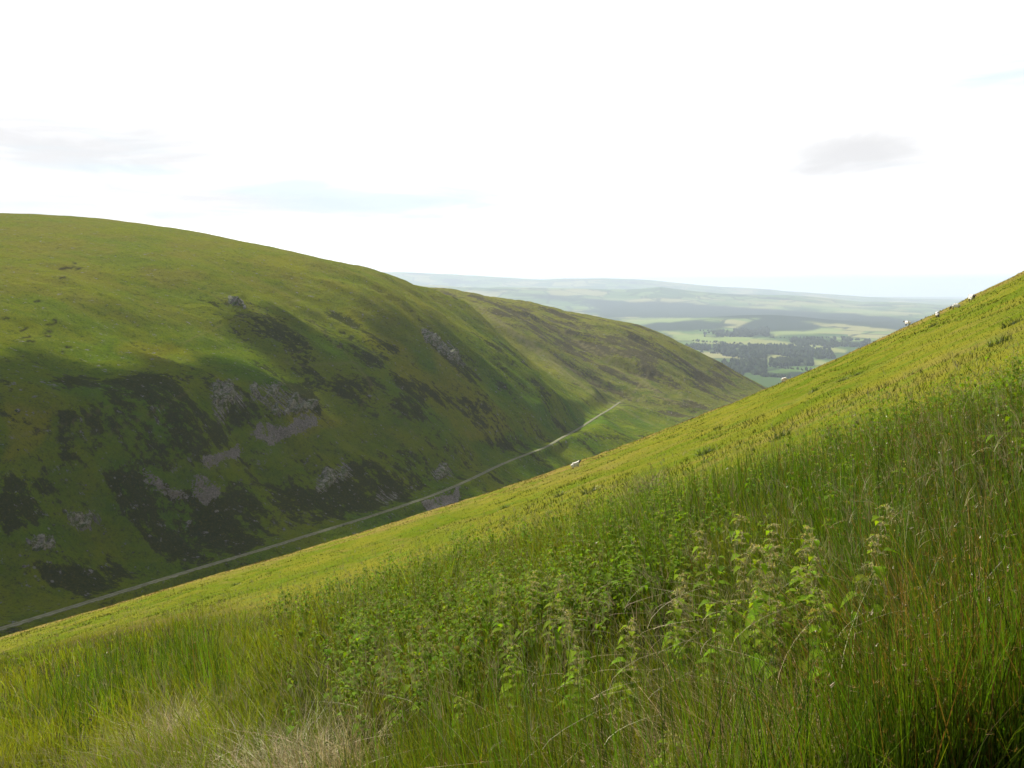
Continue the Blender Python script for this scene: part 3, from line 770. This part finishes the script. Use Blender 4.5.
is_dry = (~is_rush) & (rng.uniform(0, 1, Nn) < .045 + .34 * wd + .07 * smooth(.1, .3, clump2))  # dry straw, plus a sprinkle of pale blades imitating bright highlights
px_w = y / F                                                # one pixel at this distance
base = np.stack([x, y, z - .03], 1)
def lfield(i): return np.stack([fbm(x[i] / .7, y[i] / .7, 261, 2), fbm(x[i] / .7, y[i] / .7, 271, 2)], 1) * .9
def subset(k): return np.where(k & keep)[0]
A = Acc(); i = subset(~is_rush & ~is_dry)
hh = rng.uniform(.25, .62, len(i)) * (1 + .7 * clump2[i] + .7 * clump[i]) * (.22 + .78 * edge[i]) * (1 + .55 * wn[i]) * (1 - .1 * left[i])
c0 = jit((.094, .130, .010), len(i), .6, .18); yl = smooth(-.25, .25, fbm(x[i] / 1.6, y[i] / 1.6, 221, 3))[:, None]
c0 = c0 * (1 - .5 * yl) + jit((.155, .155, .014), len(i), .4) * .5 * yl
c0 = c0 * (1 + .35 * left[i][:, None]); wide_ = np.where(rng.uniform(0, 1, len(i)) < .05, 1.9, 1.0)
A.add(blades(base[i], hh, leans(len(i), .05, .30, .7) + lfield(i), np.maximum(.0075, 1.25 * px_w[i]) * rng.uniform(.6, 1.3, len(i)) * wide_, c0 * .8, 4, rng.uniform(0, .28, len(i)), c0 * 1.25))  # colour darkened at the base, lightened at the tip to imitate lit tips
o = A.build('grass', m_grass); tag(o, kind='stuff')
A = Acc(); i = subset(is_rush)
hh = rng.uniform(.42, .86, len(i)) * (1 + .35 * clump2[i] + .4 * clump[i]) * (.3 + .7 * edge[i])
c0 = jit((.074, .130, .007), len(i), .85, .18)
br = (rng.uniform(0, 1, len(i)) < .05 + .12 * smooth(830, 960, px[i]))[:, None]; c0 = np.where(br, jit((.16, .10, .03), len(i)), c0)
ln = leans(len(i), .02, .24, .35) + .35 * lfield(i)
A.add(blades(base[i], hh, ln, np.maximum(.0060, 1.05 * px_w[i]) * rng.uniform(.6, 1.3, len(i)), c0, 4, rng.uniform(0, .06, len(i)), np.where(br, c0, c0 * 1.1), bend=1.25))
# brown flower tufts on the side of some rush stems
j = np.where((rng.uniform(0, 1, len(i)) < .04 + .16 * wr[i]))[0]
lz = np.maximum(.15, 1 - .35 * (ln[j] ** 2).sum(1)); tq = .86
tip = np.stack([base[i][j, 0] + hh[j] * ln[j, 0] * tq ** 1.25, base[i][j, 1] + hh[j] * ln[j, 1] * tq ** 1.25, base[i][j, 2] + hh[j] * lz * tq], 1)
for k in range(6):
    n = len(j)
    A.add(blades(tip + rng.normal(0, .004, (n, 3)), rng.uniform(.005, .013, n) + 1.2 * px_w[i][j], rng.normal(0, .7, (n, 2)), np.maximum(.004, .8 * px_w[i][j]), jit((.19, .135, .035), n, .4), 1))
o = A.build('rushes', m_rush); tag(o, kind='stuff')
A = Acc(); i = subset(is_dry)
hh = rng.uniform(.25, .75, len(i)) * (.4 + .6 * edge[i])
c0 = jit((.36, .28, .14), len(i), .5, .1)
A.add(blades(base[i], hh, leans(len(i), .25, .55, .8), np.maximum(.0035, .6 * px_w[i]), c0, 4, rng.uniform(0, .35, len(i))))
# thin flowering grass stalks standing above the rest
n = 4200
sx, sy = sample_ground(n, 3.0, lambda U: veg_lim(U) * 1.06); sz = z_near(sx, sy); pw = sy / F
hh = rng.uniform(.55, .95, n) * (.55 + .45 * (1 - smooth(.86, 1.04, sy / veg_lim(sx / sy)))); ln = leans(n, .06, .2, 1.0)
c0 = jit((.19, .19, .075), n, .3)
A.add(blades(np.stack([sx, sy, sz], 1), hh, ln, np.maximum(.0022, .3 * pw), c0, 4, rng.uniform(0, .12, n)))
lz = np.maximum(.15, 1 - .35 * (ln ** 2).sum(1))
tip = np.stack([sx + hh * ln[:, 0] * .9 ** 1.7, sy + hh * ln[:, 1] * .9 ** 1.7, sz + hh * lz * .9], 1)
for k in range(4):
    A.add(blades(tip + rng.normal(0, .008, (n, 3)), rng.uniform(.05, .10, n), ln * 1.6 + rng.normal(0, .35, (n, 2)), np.maximum(.003, .38 * pw), jit((.24, .22, .10), n, .3), 2))
o = A.build('dry_grass', m_straw); tag(o, kind='stuff')

# ---- short turf beyond, out to the brow and over it
Nn = 130000
U = rng.uniform(-.8, .8, Nn); L = veg_lim(U) * .95
q = rng.uniform(0, 1, Nn); y = L * (150 / L) ** q; x = U * y
z = z_near(x, y); pw = y / F
tus = smooth(.02, .22, fbm(x / 2.4, y / 4.0, 241, 3)); tan = tan_field(x, y)
hh = (.02 + .05 * rng.uniform(0, 1, Nn)) * (1 + 1.0 * tus) * (1 + .6 * smooth(50, 100, y))
c_g = jit((.098, .134, .010), Nn, .35, .12); c_t = jit((.225, .152, .052), Nn, .3, .1); c_y = jit((.150, .168, .010), Nn, .3)
moss = smooth(.0, .2, fbm(x / 6, y / 10, 281, 3))[:, None]; c_y = c_y * (1 - moss) + moss * jit((.105, .185, .006), Nn, .25); c_g = np.where(tus[:, None] > .6, c_g * .7, c_g)
pk = rng.uniform(0, 1, Nn)[:, None]
c0 = np.where(pk < .72 * tan[:, None], c_t, np.where(pk < .72, c_g, c_y))
A = Acc(); A.add(blades(np.stack([x, y, z - .02], 1), hh, leans(Nn, .2, .4, .6), np.maximum(.005, .8 * pw), c0 * .9, 2, None, c0))
o = A.build('turf_grass', leaf_mat('turf_blade', .45, .9, 0.0, (1.25, 1.15, .35))); tag(o, kind='stuff')

# ---- nettles
def leaf_set(org, dirv, length, wid, droop, col):
    """ovate leaves: org Nx3, dirv Nx2 unit horizontal; 3 rows of 3 + base + tip, gutter-folded"""
    n = len(org)
    ts = np.array([0, .22, .5, .78, 1.0]); wsh = np.array([.04, .82, 1.0, .55, .02])
    perp = np.stack([-dirv[:, 1], dirv[:, 0]], 1)
    rows = []
    for t, w in zip(ts, wsh):
        cx = org[:, 0] + dirv[:, 0] * length * t * (1 - .25 * t * np.minimum(1, droop)); cy = org[:, 1] + dirv[:, 1] * length * t * (1 - .25 * t * np.minimum(1, droop))
        cz_ = org[:, 2] + length * (.28 * t - droop * t * t)
        hw = wid * w * .5
        for s in (-1, 0, 1):
            rows.append(np.stack([cx + perp[:, 0] * hw * s, cy + perp[:, 1] * hw * s, cz_ + abs(s) * hw * .35], 1))
    V = np.stack(rows, 1)
    f = []
    for a in range(4):
        for b in range(2):
            i0 = a * 3 + b; f.append([i0, i0 + 1, i0 + 4, i0 + 3])
    f = np.array(f); Fc = (np.arange(n)[:, None, None] * 15 + f[None]).reshape(-1, 4)
    return V.reshape(-1, 3), Fc, np.repeat(col, 15, 0)

def nettle_geo(base, h, lean, scale=1.0, nodes=9, seed=0, col=(.075, .145, .022), flower=.5, top=.32, ntas=2, drop=.2):
    """vectorised nettles: returns stem, leaves, tassels"""
    n = len(base); r = R(seed)
    st, lv, fl = Acc(), Acc(), Acc()
    c_st = np.clip(np.array([.10, .115, .035])[None] * (1 + .3 * r.uniform(-1, 1, (n, 1))), 0, 1)
    st.add(blades(base, h, lean, np.full(n, .006) * scale + .25 * base[:, 1] / F, c_st, 4))
    st.add(blades(base, h, lean, np.full(n, .006) * scale + .25 * base[:, 1] / F, c_st, 4, face=np.full(n, 1.57)))
    lz = np.maximum(.15, 1 - .35 * (lean ** 2).sum(1))
    a0 = r.uniform(0, math.pi, n)
    for k in range(nodes):
        t = top + (1 - top) * (k + .5 + r.uniform(-.4, .4)) / nodes
        f_ = (k + .5) / nodes; prof = min(1, f_ / .3) * (1 - .78 * max(0, (f_ - .45) / .55))
        o3 = np.stack([base[:, 0] + h * lean[:, 0] * t ** 1.7, base[:, 1] + h * lean[:, 1] * t ** 1.7, base[:, 2] + h * lz * t], 1)
        for s in (0, math.pi):
            a = a0 + s + (k % 2) * math.pi / 2 + r.uniform(-.3, .3, n)
            dv = np.stack([np.cos(a), np.sin(a)], 1)
            ln = scale * (.022 + .088 * prof) * r.uniform(.5, 1.3, n) * (r.uniform(0, 1, n) > drop)
            c = np.clip(np.array(col)[None] * (1 + .35 * r.uniform(-1, 1, (n, 1))) * (1 + .12 * r.uniform(-1, 1, (n, 3))), .004, .5)
            yl = (r.uniform(0, 1, n) < .008)[:, None]; c = np.where(yl, np.array([.26, .21, .03])[None], c)
            pet = o3 + np.stack([dv[:, 0], dv[:, 1], np.full(n, .35)], 1) * (.018 * scale)
            lv.add(leaf_set(pet, dv, ln, ln * r.uniform(.5, .66, n), r.uniform(.35, 1.0, n), c))
            if t > .55 and flower > 0:
                for q in range(ntas):
                    sel = np.where(r.uniform(0, 1, n) < flower)[0]
                    if not len(sel): continue
                    m = len(sel); aa = a[sel] + r.uniform(-.8, .8, m)
                    d2 = np.stack([np.cos(aa), np.sin(aa)], 1)
                    L = r.uniform(.035, .085, m) * scale * (1.35 - .75 * t)
                    cf = np.clip(np.array([.33, .30, .18])[None] * (1 + .3 * r.uniform(-1, 1, (m, 1))), 0, .6)
                    v = blades(o3[sel] + np.stack([d2[:, 0], d2[:, 1], np.zeros(m)], 1) * .008, L, d2 * 1.1, .004 * scale + .35 * base[sel, 1] / F, cf, 2, r.uniform(.6, 1.3, m), cf * 1.1)
                    fl.add(v)
                    for e in range(3):       # little knots of flowers along the tassel
                        tt_ = (e + 1) / 3.2
                        pp = o3[sel] + np.stack([d2[:, 0] * L * 1.1 * tt_, d2[:, 1] * L * 1.1 * tt_, L * (.55 * tt_ - tt_ ** 3)], 1)
                        fl.add(blades(pp, r.uniform(.006, .013, m) * scale, r.normal(0, .8, (m, 2)), .007 * scale + .2 * base[sel, 1] / F, cf * 1.15, 1))
    return st, lv, fl

n = 14000
x, y = sample_ground(n, 4.6, lambda U: veg_lim(U) * 1.02)
z = z_near(x, y); px, py = project(x, y, z + .6)
wn = zone(px, py, 'nettle', 40)
k = rng.uniform(0, 1, n) < np.clip(.05 * smooth(200, 420, px) + .70 * wn * smooth(-.22, .10, fbm(x / 1.1, y / 1.1, 311, 3)) + .12 * (fbm(x / 1.5, y / 1.5, 301, 2) > .1) * (px > 330) * (px < 700), 0, 1)
k &= rng.uniform(0, 1, n) < thin(x, y)
x, y, z, px = x[k], y[k], z[k], px[k]; n = len(x)
edge = 1 - smooth(.88, 1.06, y / veg_lim(x / y))
hh = rng.uniform(.36, .80, n) * (.5 + .5 * edge)
grey = smooth(760, 900, px)
colr = np.array([.125, .205, .010])
st, lv, fl = nettle_geo(np.stack([x, y, z], 1), hh, leans(n, .02, .12, .35), .62, 9, 5, colr, .30, .42)
allA = Acc()
for q in (st, lv, fl): allA.add((np.concatenate(q.V), np.concatenate(q.F), np.concatenate(q.C)))
o = allA.build('nettle_bed', m_nettle); tag(o, kind='stuff')

# ---- the nettles that stand out one by one
for i, (hx, hy, hg, lab) in enumerate(HERO):
    bx, by, bz = hit_near(hx, hy, hg * .97, 30)
    root = bpy.data.objects.new('nettle', None); C.objects.link(root); root.location = (bx, by, bz)
    tag(root, lab, 'nettle', 'nettles in flower among the grass')
    ln = np.array([[random.uniform(-.20, .12), random.uniform(-.12, .12)]])
    low = i in (8, 9, 10, 17, 18, 19, 20, 21, 22, 23)
    st, lv, fl = nettle_geo(np.array([[0., 0., -.03]]), np.array([hg]), ln, .86, 20, 40 + i, (.165, .255, .010), .4 if low else .97, .18, 7, .06)
    for q, nm in ((st, 'stem'), (lv, 'foliage'), (fl, 'flower_spike')):
        if q.V: q.build(nm, m_nettle, root)

# ---- dead straw tussocks and a brown rush tussock: things one could count
def tussock(name, px, py, hgt, n, spread, col, lab, cat, grp, lean=.9, mat=None, width=.004, wind=1.0, green=0.0):
    bx, by, bz = hit_near(px, py, hgt * .6, 40)
    root_r = rng.uniform(0, 1, n) ** .6 * spread; a = rng.uniform(0, 6.283, n)
    b = np.stack([root_r * np.cos(a), root_r * np.sin(a)], 1)
    zz = z_near(bx + b[:, 0], by + b[:, 1]) - bz
    hh = rng.uniform(.5, 1.15, n) * hgt
    ln = b / spread * lean * rng.uniform(.3, 1.2, (n, 1)) + rng.normal(0, .55 * lean + .06, (n, 2)) + WIND[None] * wind
    c = jit(col, n, .65, .1)
    if green: c = np.where((rng.uniform(0, 1, n) < green)[:, None], jit((.06, .10, .015), n), c)
    A = Acc(); A.add(blades(np.stack([b[:, 0], b[:, 1], zz], 1), hh, ln, width * rng.uniform(.5, 1.3, n), c, 5, rng.uniform(0, .45, n) * lean))
    o = A.build(name, mat or m_straw); o.location = (bx, by, bz)
    tag(o, lab, cat, grp)
TG = 'tussocks of dead straw in the grass'
TLAB = [('pale dead straw tussock at bottom left, the rounder one', (.50, .40, .23), .005), ('flattened pale straw tussock right of the round one', (.52, .42, .25), .005),
        ('thin straw tussock with long stalks among green grass', (.42, .34, .18), .0045), ('sparse brown straw tussock at the bottom of the slope centre', (.42, .32, .17), .0045),
        ('tangle of bent tan stalks below the nettle clump', (.42, .31, .16), .0045), ('grey faded straw tussock far up at the edge of the tall grass', (.27, .255, .13), .010),
        ('pale straw tussock among rushes at the right edge', (.32, .25, .14), .006), ('big brown and green rush tussock fanning out at lower right', (.27, .17, .05), .005)]
for (nm, tx, ty, hg, n_, sp_, le), (lab, col_, wd_) in zip(TUSS, TLAB):
    r_ = nm == 'rush_tussock'
    tussock(nm, tx, ty, hg, n_, sp_, col_, lab, 'tussock', None if r_ else TG, le, m_rush if r_ else m_straw, wd_, .5 if r_ else 1.0, .35 if r_ else 0)
# long bent dead stalks lying across the growth
bb = []
for _ in range(250):
    yq = random.uniform(2.8, 5.2); uq = random.uniform(-.02, .56) if random.random() < .75 else random.uniform(-.5, .1)
    bb.append((uq * yq, yq, float(z_near(uq * yq, yq)) + random.uniform(.22, .58)))
bb = np.array(bb); n = len(bb)
A.add(blades(bb, rng.uniform(.14, .34, n), np.stack([rng.choice([-1, 1], n) * rng.uniform(.2, 2.0, n) * .8, rng.normal(0, .4, n)], 1), np.full(n, .0032), jit((.48, .40, .25), n, .4), 5, rng.uniform(-.1, .2, n), face=np.full(n, 1.57)))
o = A.build('fallen_stalks', m_straw); tag(o, kind='stuff')

# dark rush tufts on the cropped turf
TUFT = [(857, 372, .3), (842, 378, .3), (815, 388, .32), (717, 426, .3), (934, 322, .3), (1012, 318, .45), (1000, 337, .35), (780, 430, .5), (705, 447, .55), (590, 487, .45), (560, 492, .4), (505, 505, .35), (235, 580, .3)]
TL = ['small dark rush tuft on cropped turf, uppermost of the row of three', 'small dark rush tuft in the middle of the row of three', 'small dark rush tuft, lowest of the row of three',
      'dark tuft on the turf below the brow in the centre', 'tiny tuft beside the sheep near the brow', 'largest dark tuft by the right edge on the turf', 'brown green tuft beneath the largest turf tuft',
      'upright rush clump at the edge of the cropped turf', 'tall rush clump where turf meets the tall growth', 'rush clump right of the white sheep', 'small clump just below the white sheep', 'thin clump on the turf left of the white sheep', 'single tuft on the lower left turf']
for (tx, ty, hg), lab in zip(TUFT, TL):
    tussock('rush_tuft', tx, ty, hg * .55, 80, .2, (.05, .075, .012), lab, 'rush tuft', 'rush tufts on the cropped turf', .8, m_rush, .014, .3)

# ------------------------------------------------------------------ sheep
def sheep_mesh(pose, sc):
    me = bpy.data.meshes.new('sheep')
    hd = {'up': (.62, 0, .98), 'graze': (.70, 0, .22), 'level': (.72, 0, .80)}[pose]
    nk = {'up': (.50, 0, .84), 'graze': (.56, 0, .46), 'level': (.54, 0, .76)}[pose]
    nose = {'up': (.82, 0, .92), 'graze': (.80, 0, .07), 'level': (.92, 0, .70)}[pose]
    v = [(0, 0, .62), (-.30, 0, .64), (-.47, 0, .60), (.28, 0, .63), nk, hd, nose, (-.56, 0, .42)]
    r = [(.27, .27), (.28, .26), (.17, .16), (.24, .24), (.13, .13), (.105, .10), (.05, .05), (.03, .03)]
    e = [(0, 1), (1, 2), (0, 3), (3, 4), (4, 5), (5, 6), (2, 7)]
    for fx in (-.34, .28):
        for s in (-1, 1):
            b = 1 if fx < 0 else 3; i = len(v)
            kx = .04 if fx < 0 else -.01
            v += [(fx, s * .13, .42), (fx - kx, s * .13, .22), (fx, s * .13, .015)]; r += [(.095, .095), (.048, .048), (.035, .035)]
            e += [(b, i), (i, i + 1), (i + 1, i + 2)]
    for s in (-1, 1):
        i = len(v); v += [(hd[0] - .03, s * .15, hd[2] + .05)]; r += [(.03, .025)]; e += [(5, i)]
    me.from_pydata([tuple(q * sc for q in p) for p in v], e, [])
    o = bpy.data.objects.new('sheep', me); C.objects.link(o)
    o.modifiers.new('Skin', 'SKIN')
    for i, q in enumerate(me.skin_vertices[0].data):
        q.radius = (r[i][0] * sc, r[i][1] * sc); q.use_root = (i == 0)
    sb = o.modifiers.new('Sub', 'SUBSURF'); sb.levels = 2; sb.render_levels = 2
    dg = bpy.context.evaluated_depsgraph_get()
    m2 = bpy.data.meshes.new_from_object(o.evaluated_get(dg))
    bpy.data.objects.remove(o)
    co = np.empty(len(m2.vertices) * 3); m2.vertices.foreach_get('co', co); co = co.reshape(-1, 3)
    nn = fbm(co[:, 0] * 14 / sc + co[:, 2] * 9, co[:, 1] * 14 / sc + co[:, 2] * 5, 3, 2)[:, None]
    fleece = ((co[:, 2] > .36 * sc) & (co[:, 0] < .5 * sc))[:, None]
    cen = np.array([0, 0, .62]) * sc
    co = co + (co - cen) * nn * .22 * fleece
    m2.vertices.foreach_set('co', co.ravel())
    a = m2.attributes.new('wool', 'FLOAT', 'POINT'); a.data.foreach_set('value', (fleece[:, 0] * 1.0).astype(np.float32))
    m2.polygons.foreach_set('use_smooth', np.ones(len(m2.polygons), bool))
    return m2
def wool_col(g, pos):
    return g.mix(g.attr('wool').outputs['Fac'], (.09, .08, .07), g.mix(g.ramp(g.noise(pos, 9, 3, .6), .3, .7), (.60, .56, .48), (.76, .73, .64)))
m_wool = plain_mat('wool', wool_col, .95)
SHEEP = [(576.5, 469.5, 'up', .80, 8, 'white lamb standing alone on the brow above the valley road'),
         (785, 382.5, 'graze', .75, 10, 'white sheep grazing on the brow in front of the far wood'),
         (907.5, 326, 'level', .72, 115, 'lowest sheep of the four on the right hand brow'),
         (937.5, 317.5, 'graze', .62, 255, 'small dark looking sheep, second lowest of the four on the brow'),
         (955.5, 309.5, 'graze', .66, 150, 'pale sheep just left of the highest one on the brow'),
         (971.5, 304, 'level', .88, 262, 'highest and largest sheep near the top of the right hand slope')]
for sx, sy, pose, sc, rz, lab in SHEEP:
    U_, E_ = ray(sx, sy); ys_ = np.linspace(56, 118, 300); by = float(ys_[np.argmin(np.abs(z_near(U_ * ys_, ys_) / ys_ - E_))]); bx = float(U_ * by); bz = float(z_near(bx, by))
    me = sheep_mesh(pose, sc * min(1.0, by / 84)); me.materials.append(m_wool)
    o = bpy.data.objects.new('sheep', me); C.objects.link(o)
    o.location = (bx, by, bz - .02); o.rotation_euler = (0, math.radians(-12) if abs(rz) < 30 else 0, math.radians(rz))
    tag(o, lab, 'sheep', 'sheep grazing along the brow')

# ------------------------------------------------------------------ haze
bm = bmesh.new(); bmesh.ops.create_cube(bm, size=1)
for v in bm.verts:
    v.co = (v.co.x * 190000, v.co.y * 78000 + 30000, -1500 if v.co.z < 0 else 470)
me = bpy.data.meshes.new('haze'); bm.to_mesh(me); bm.free()
hz = bpy.data.objects.new('haze', me); C.objects.link(hz); tag(hz, kind='stuff')
m, nt, out = new_mat('air'); pv = nt.nodes.new('ShaderNodeVolumePrincipled')
pv.inputs['Color'].default_value = (.72, .815, 1.0, 1); pv.inputs['Density'].default_value = 4.8e-5; pv.inputs['Anisotropy'].default_value = .15
nt.links.new(pv.outputs[0], out.inputs['Volume']); me.materials.append(m)

# ------------------------------------------------------------------ light
SUN_AZ, SUN_EL = -45.0, 42.0
sd = (math.sin(math.radians(SUN_AZ)) * math.cos(math.radians(SUN_EL)), math.cos(math.radians(SUN_AZ)) * math.cos(math.radians(SUN_EL)), math.sin(math.radians(SUN_EL)))
ld = bpy.data.lights.new('sun', 'SUN'); ld.energy = 5.0; ld.angle = math.radians(.6); ld.color = (1, .95, .85)
so = bpy.data.objects.new('sun', ld); C.objects.link(so)
from mathutils import Vector
so.rotation_euler = Vector(sd).to_track_quat('Z', 'Y').to_euler()

# a broken cumulus over the valley: its shadow lies on the lower slope
SHADE = [(-160, 500), (0, 480), (62, 430), (70, 384), (120, 372), (190, 362), (226, 378), (262, 402), (330, 430), (400, 440), (470, 430), (520, 440), (560, 452), (520, 476), (440, 500), (330, 540), (150, 585), (0, 610), (-160, 640)]
SHADE2 = [(215, 300), (300, 290), (345, 330), (420, 400), (400, 420), (340, 372), (270, 345), (225, 330)]
cv, cf_, off = [], [], 0
for pl, n_, rr in ((SHADE, 330, (13, 34)), (SHADE2, 60, (9, 20))):
    px, py = in_poly(pl, n_, -3.0, 1230); k_ = fbm(px / 70, py / 42, 333, 3) > -.035; px = px[k_]; py = py[k_]; px = px + rng.normal(0, 8, len(px)); py = py + rng.normal(0, 6, len(px))
    x, y, z, ok = hit_hill(px, py)
    for a_, b_, c_ in np.stack([x, y, z], 1)[ok & (y < 1300)]:
        hz_ = 820 + random.uniform(0, 60); k_ = (hz_ - c_) / sd[2]
        v, f = ROCKS[random.randrange(8)]; r_ = random.uniform(*rr)
        cv.append(v * np.array([r_, r_, r_ * .55]) + np.array([a_ + sd[0] * k_, b_ + sd[1] * k_, hz_])); cf_.append(f + off); off += len(v)
m, nt, out = new_mat('cloud_vapour'); g = NT(nt)
tb = g.n('ShaderNodeBsdfTranslucent'); tb.inputs['Color'].default_value = (.9, .9, .92, 1); db = g.n('ShaderNodeBsdfDiffuse'); db.inputs['Color'].default_value = (.9, .9, .92, 1)
mx = g.n('ShaderNodeMixShader'); g.link(tb.outputs[0], mx.inputs[1]); g.link(db.outputs[0], mx.inputs[2]); g.link(mx.outputs[0], out.inputs['Surface'])
o = mesh_from('clouds', np.concatenate(cv), np.concatenate(cf_), m); tag(o, kind='structure')

w = bpy.data.worlds.new('World'); bpy.context.scene.world = w; w.use_nodes = True
nt = w.node_tree; nt.nodes.clear(); g = NT(nt)
out = g.n('ShaderNodeOutputWorld'); bg = g.n('ShaderNodeBackground'); g.link(bg.outputs[0], out.inputs['Surface'])
sky = g.n('ShaderNodeTexSky', sky_type='NISHITA'); sky.sun_disc = False; sky.sun_elevation = math.radians(SUN_EL); sky.sun_rotation = math.radians(SUN_AZ)
sky.air_density = 1.0; sky.dust_density = 2.0
tc = g.n('ShaderNodeTexCoord'); dirv = tc.outputs['Generated']
sep = g.n('ShaderNodeSeparateXYZ'); g.link(dirv, sep.inputs[0])
# flat cloud layer coordinates
zc = g.math('MAXIMUM', sep.outputs[2], .03)
zc = g.math('ADD', zc, .10)
cx = g.math('DIVIDE', sep.outputs[0], zc); cy = g.math('DIVIDE', sep.outputs[1], zc)
cmb = g.n('ShaderNodeCombineXYZ'); g.link(cx, cmb.inputs[0]); g.link(cy, cmb.inputs[1])
cl = g.noise(cmb.outputs[0], .85, 7, .6, .3); cl2 = g.noise(cmb.outputs[0], 2.1, 6, .6, .2)
dt = g.n('ShaderNodeVectorMath', operation='DOT_PRODUCT'); g.link(dirv, dt.inputs[0]); dt.inputs[1].default_value = sd
ds = g.math('MAXIMUM', dt.outputs['Value'], 0.0)
glow = g.math('POWER', ds, 2.0)
fwd = g.ramp(sep.outputs[1], .10, .80)
def blob(px, py, rx, ry):
    """a cloud in a given direction of the sky: soft patch 0..1"""
    U, E = ray(px, py); n_ = 1 / math.sqrt(U * U + 1 + E * E)
    a = g.math('DIVIDE', g.math('SUBTRACT', sep.outputs[0], float(U * n_)), rx)
    b = g.math('DIVIDE', g.math('SUBTRACT', sep.outputs[2], float(E * n_)), ry)
    r2 = g.math('ADD', g.math('MULTIPLY', a, a), g.math('MULTIPLY', b, b))
    return g.ramp(r2, 1.6, .0)
nz = g.noise(g.scale(dirv, (6, 6, 34)), 1.0, 8, .6, .8)
nzb = g.noise(g.scale(dirv, (4, 4, 30)), 1.3, 7, .6, .5)
def region(lst):
    acc = None
    for q in lst:
        b_ = g.math('MULTIPLY', blob(*q[:4]), q[4]); acc = b_ if acc is None else g.math('ADD', acc, b_)
    return acc
wg = region([(110, 138, .30, .042, .34), (30, 152, .16, .030, .16), (150, 205, .30, .020, .22), (330, 190, .2, .02, .12), (862, 130, .07, .05, .16), (920, 160, .26, .026, .26), (120, 205, .26, .022, .20), (60, 20, .25, .07, .14), (480, 195, .10, .02, .12)])
gm = g.math('MULTIPLY', g.ramp(g.math('ADD', nz, wg), .40, 1.08), .86)
wb = region([(450, 206, .17, .024, .30), (200, 180, .16, .014, .24), (330, 196, .14, .016, .18), (1010, 72, .07, .025, .2), (100, 210, .18, .010, .22), (60, 60, .2, .06, .08)])
bmk = g.math('MULTIPLY', g.ramp(g.math('ADD', nzb, wb), .54, .92), .85)
hzb = g.ramp(sep.outputs[2], .16, -.02)
lum = g.math('ADD', g.math('MULTIPLY', g.math('MULTIPLY', hzb, fwd), 4.0), g.math('ADD', g.math('MULTIPLY', fwd, 6.4), g.math('ADD', 1.5, g.math('MULTIPLY', glow, 3.0))))
white = g.n('ShaderNodeVectorMath', operation='SCALE'); white.inputs[0].default_value = (1.0, .995, .985); g.link(lum, white.inputs['Scale'])
cov = g.math('MAXIMUM', g.ramp(cl, .34, .54), g.math('MULTIPLY', fwd, .98))
c = g.mix(cov, sky.outputs[0], white.outputs[0])
c = g.mix(gm, c, (4.75, 4.68, 4.72))
c = g.mix(bmk, c, (4.9, 5.65, 6.0))
c = g.mix(g.math('MULTIPLY', g.ramp(cl2, .55, .72), g.math('MULTIPLY', g.ramp(sep.outputs[0], .05, -.4), .25)), c, (6.0, 6.0, 6.1))
g.link(c, bg.inputs['Color']); bg.inputs['Strength'].default_value = .1

# ------------------------------------------------------------------ camera and render settings
cd = bpy.data.cameras.new('camera'); cd.sensor_width = 36; cd.lens = 36 * F / W; cd.clip_start = .1; cd.clip_end = 120000
co = bpy.data.objects.new('camera', cd); C.objects.link(co); co.rotation_euler = (math.pi / 2 - TH, 0, 0)
sc = bpy.context.scene; sc.camera = co
sc.view_settings.view_transform = 'Standard'; sc.view_settings.look = 'None'; sc.view_settings.exposure = .70; sc.view_settings.gamma = 1
sc.render.engine = 'CYCLES'
cy_ = sc.cycles
cy_.use_denoising = True; cy_.max_bounces = 6; cy_.diffuse_bounces = 3; cy_.glossy_bounces = 2; cy_.transmission_bounces = 4; cy_.volume_bounces = 4
cy_.use_adaptive_sampling = True; cy_.adaptive_threshold = .015
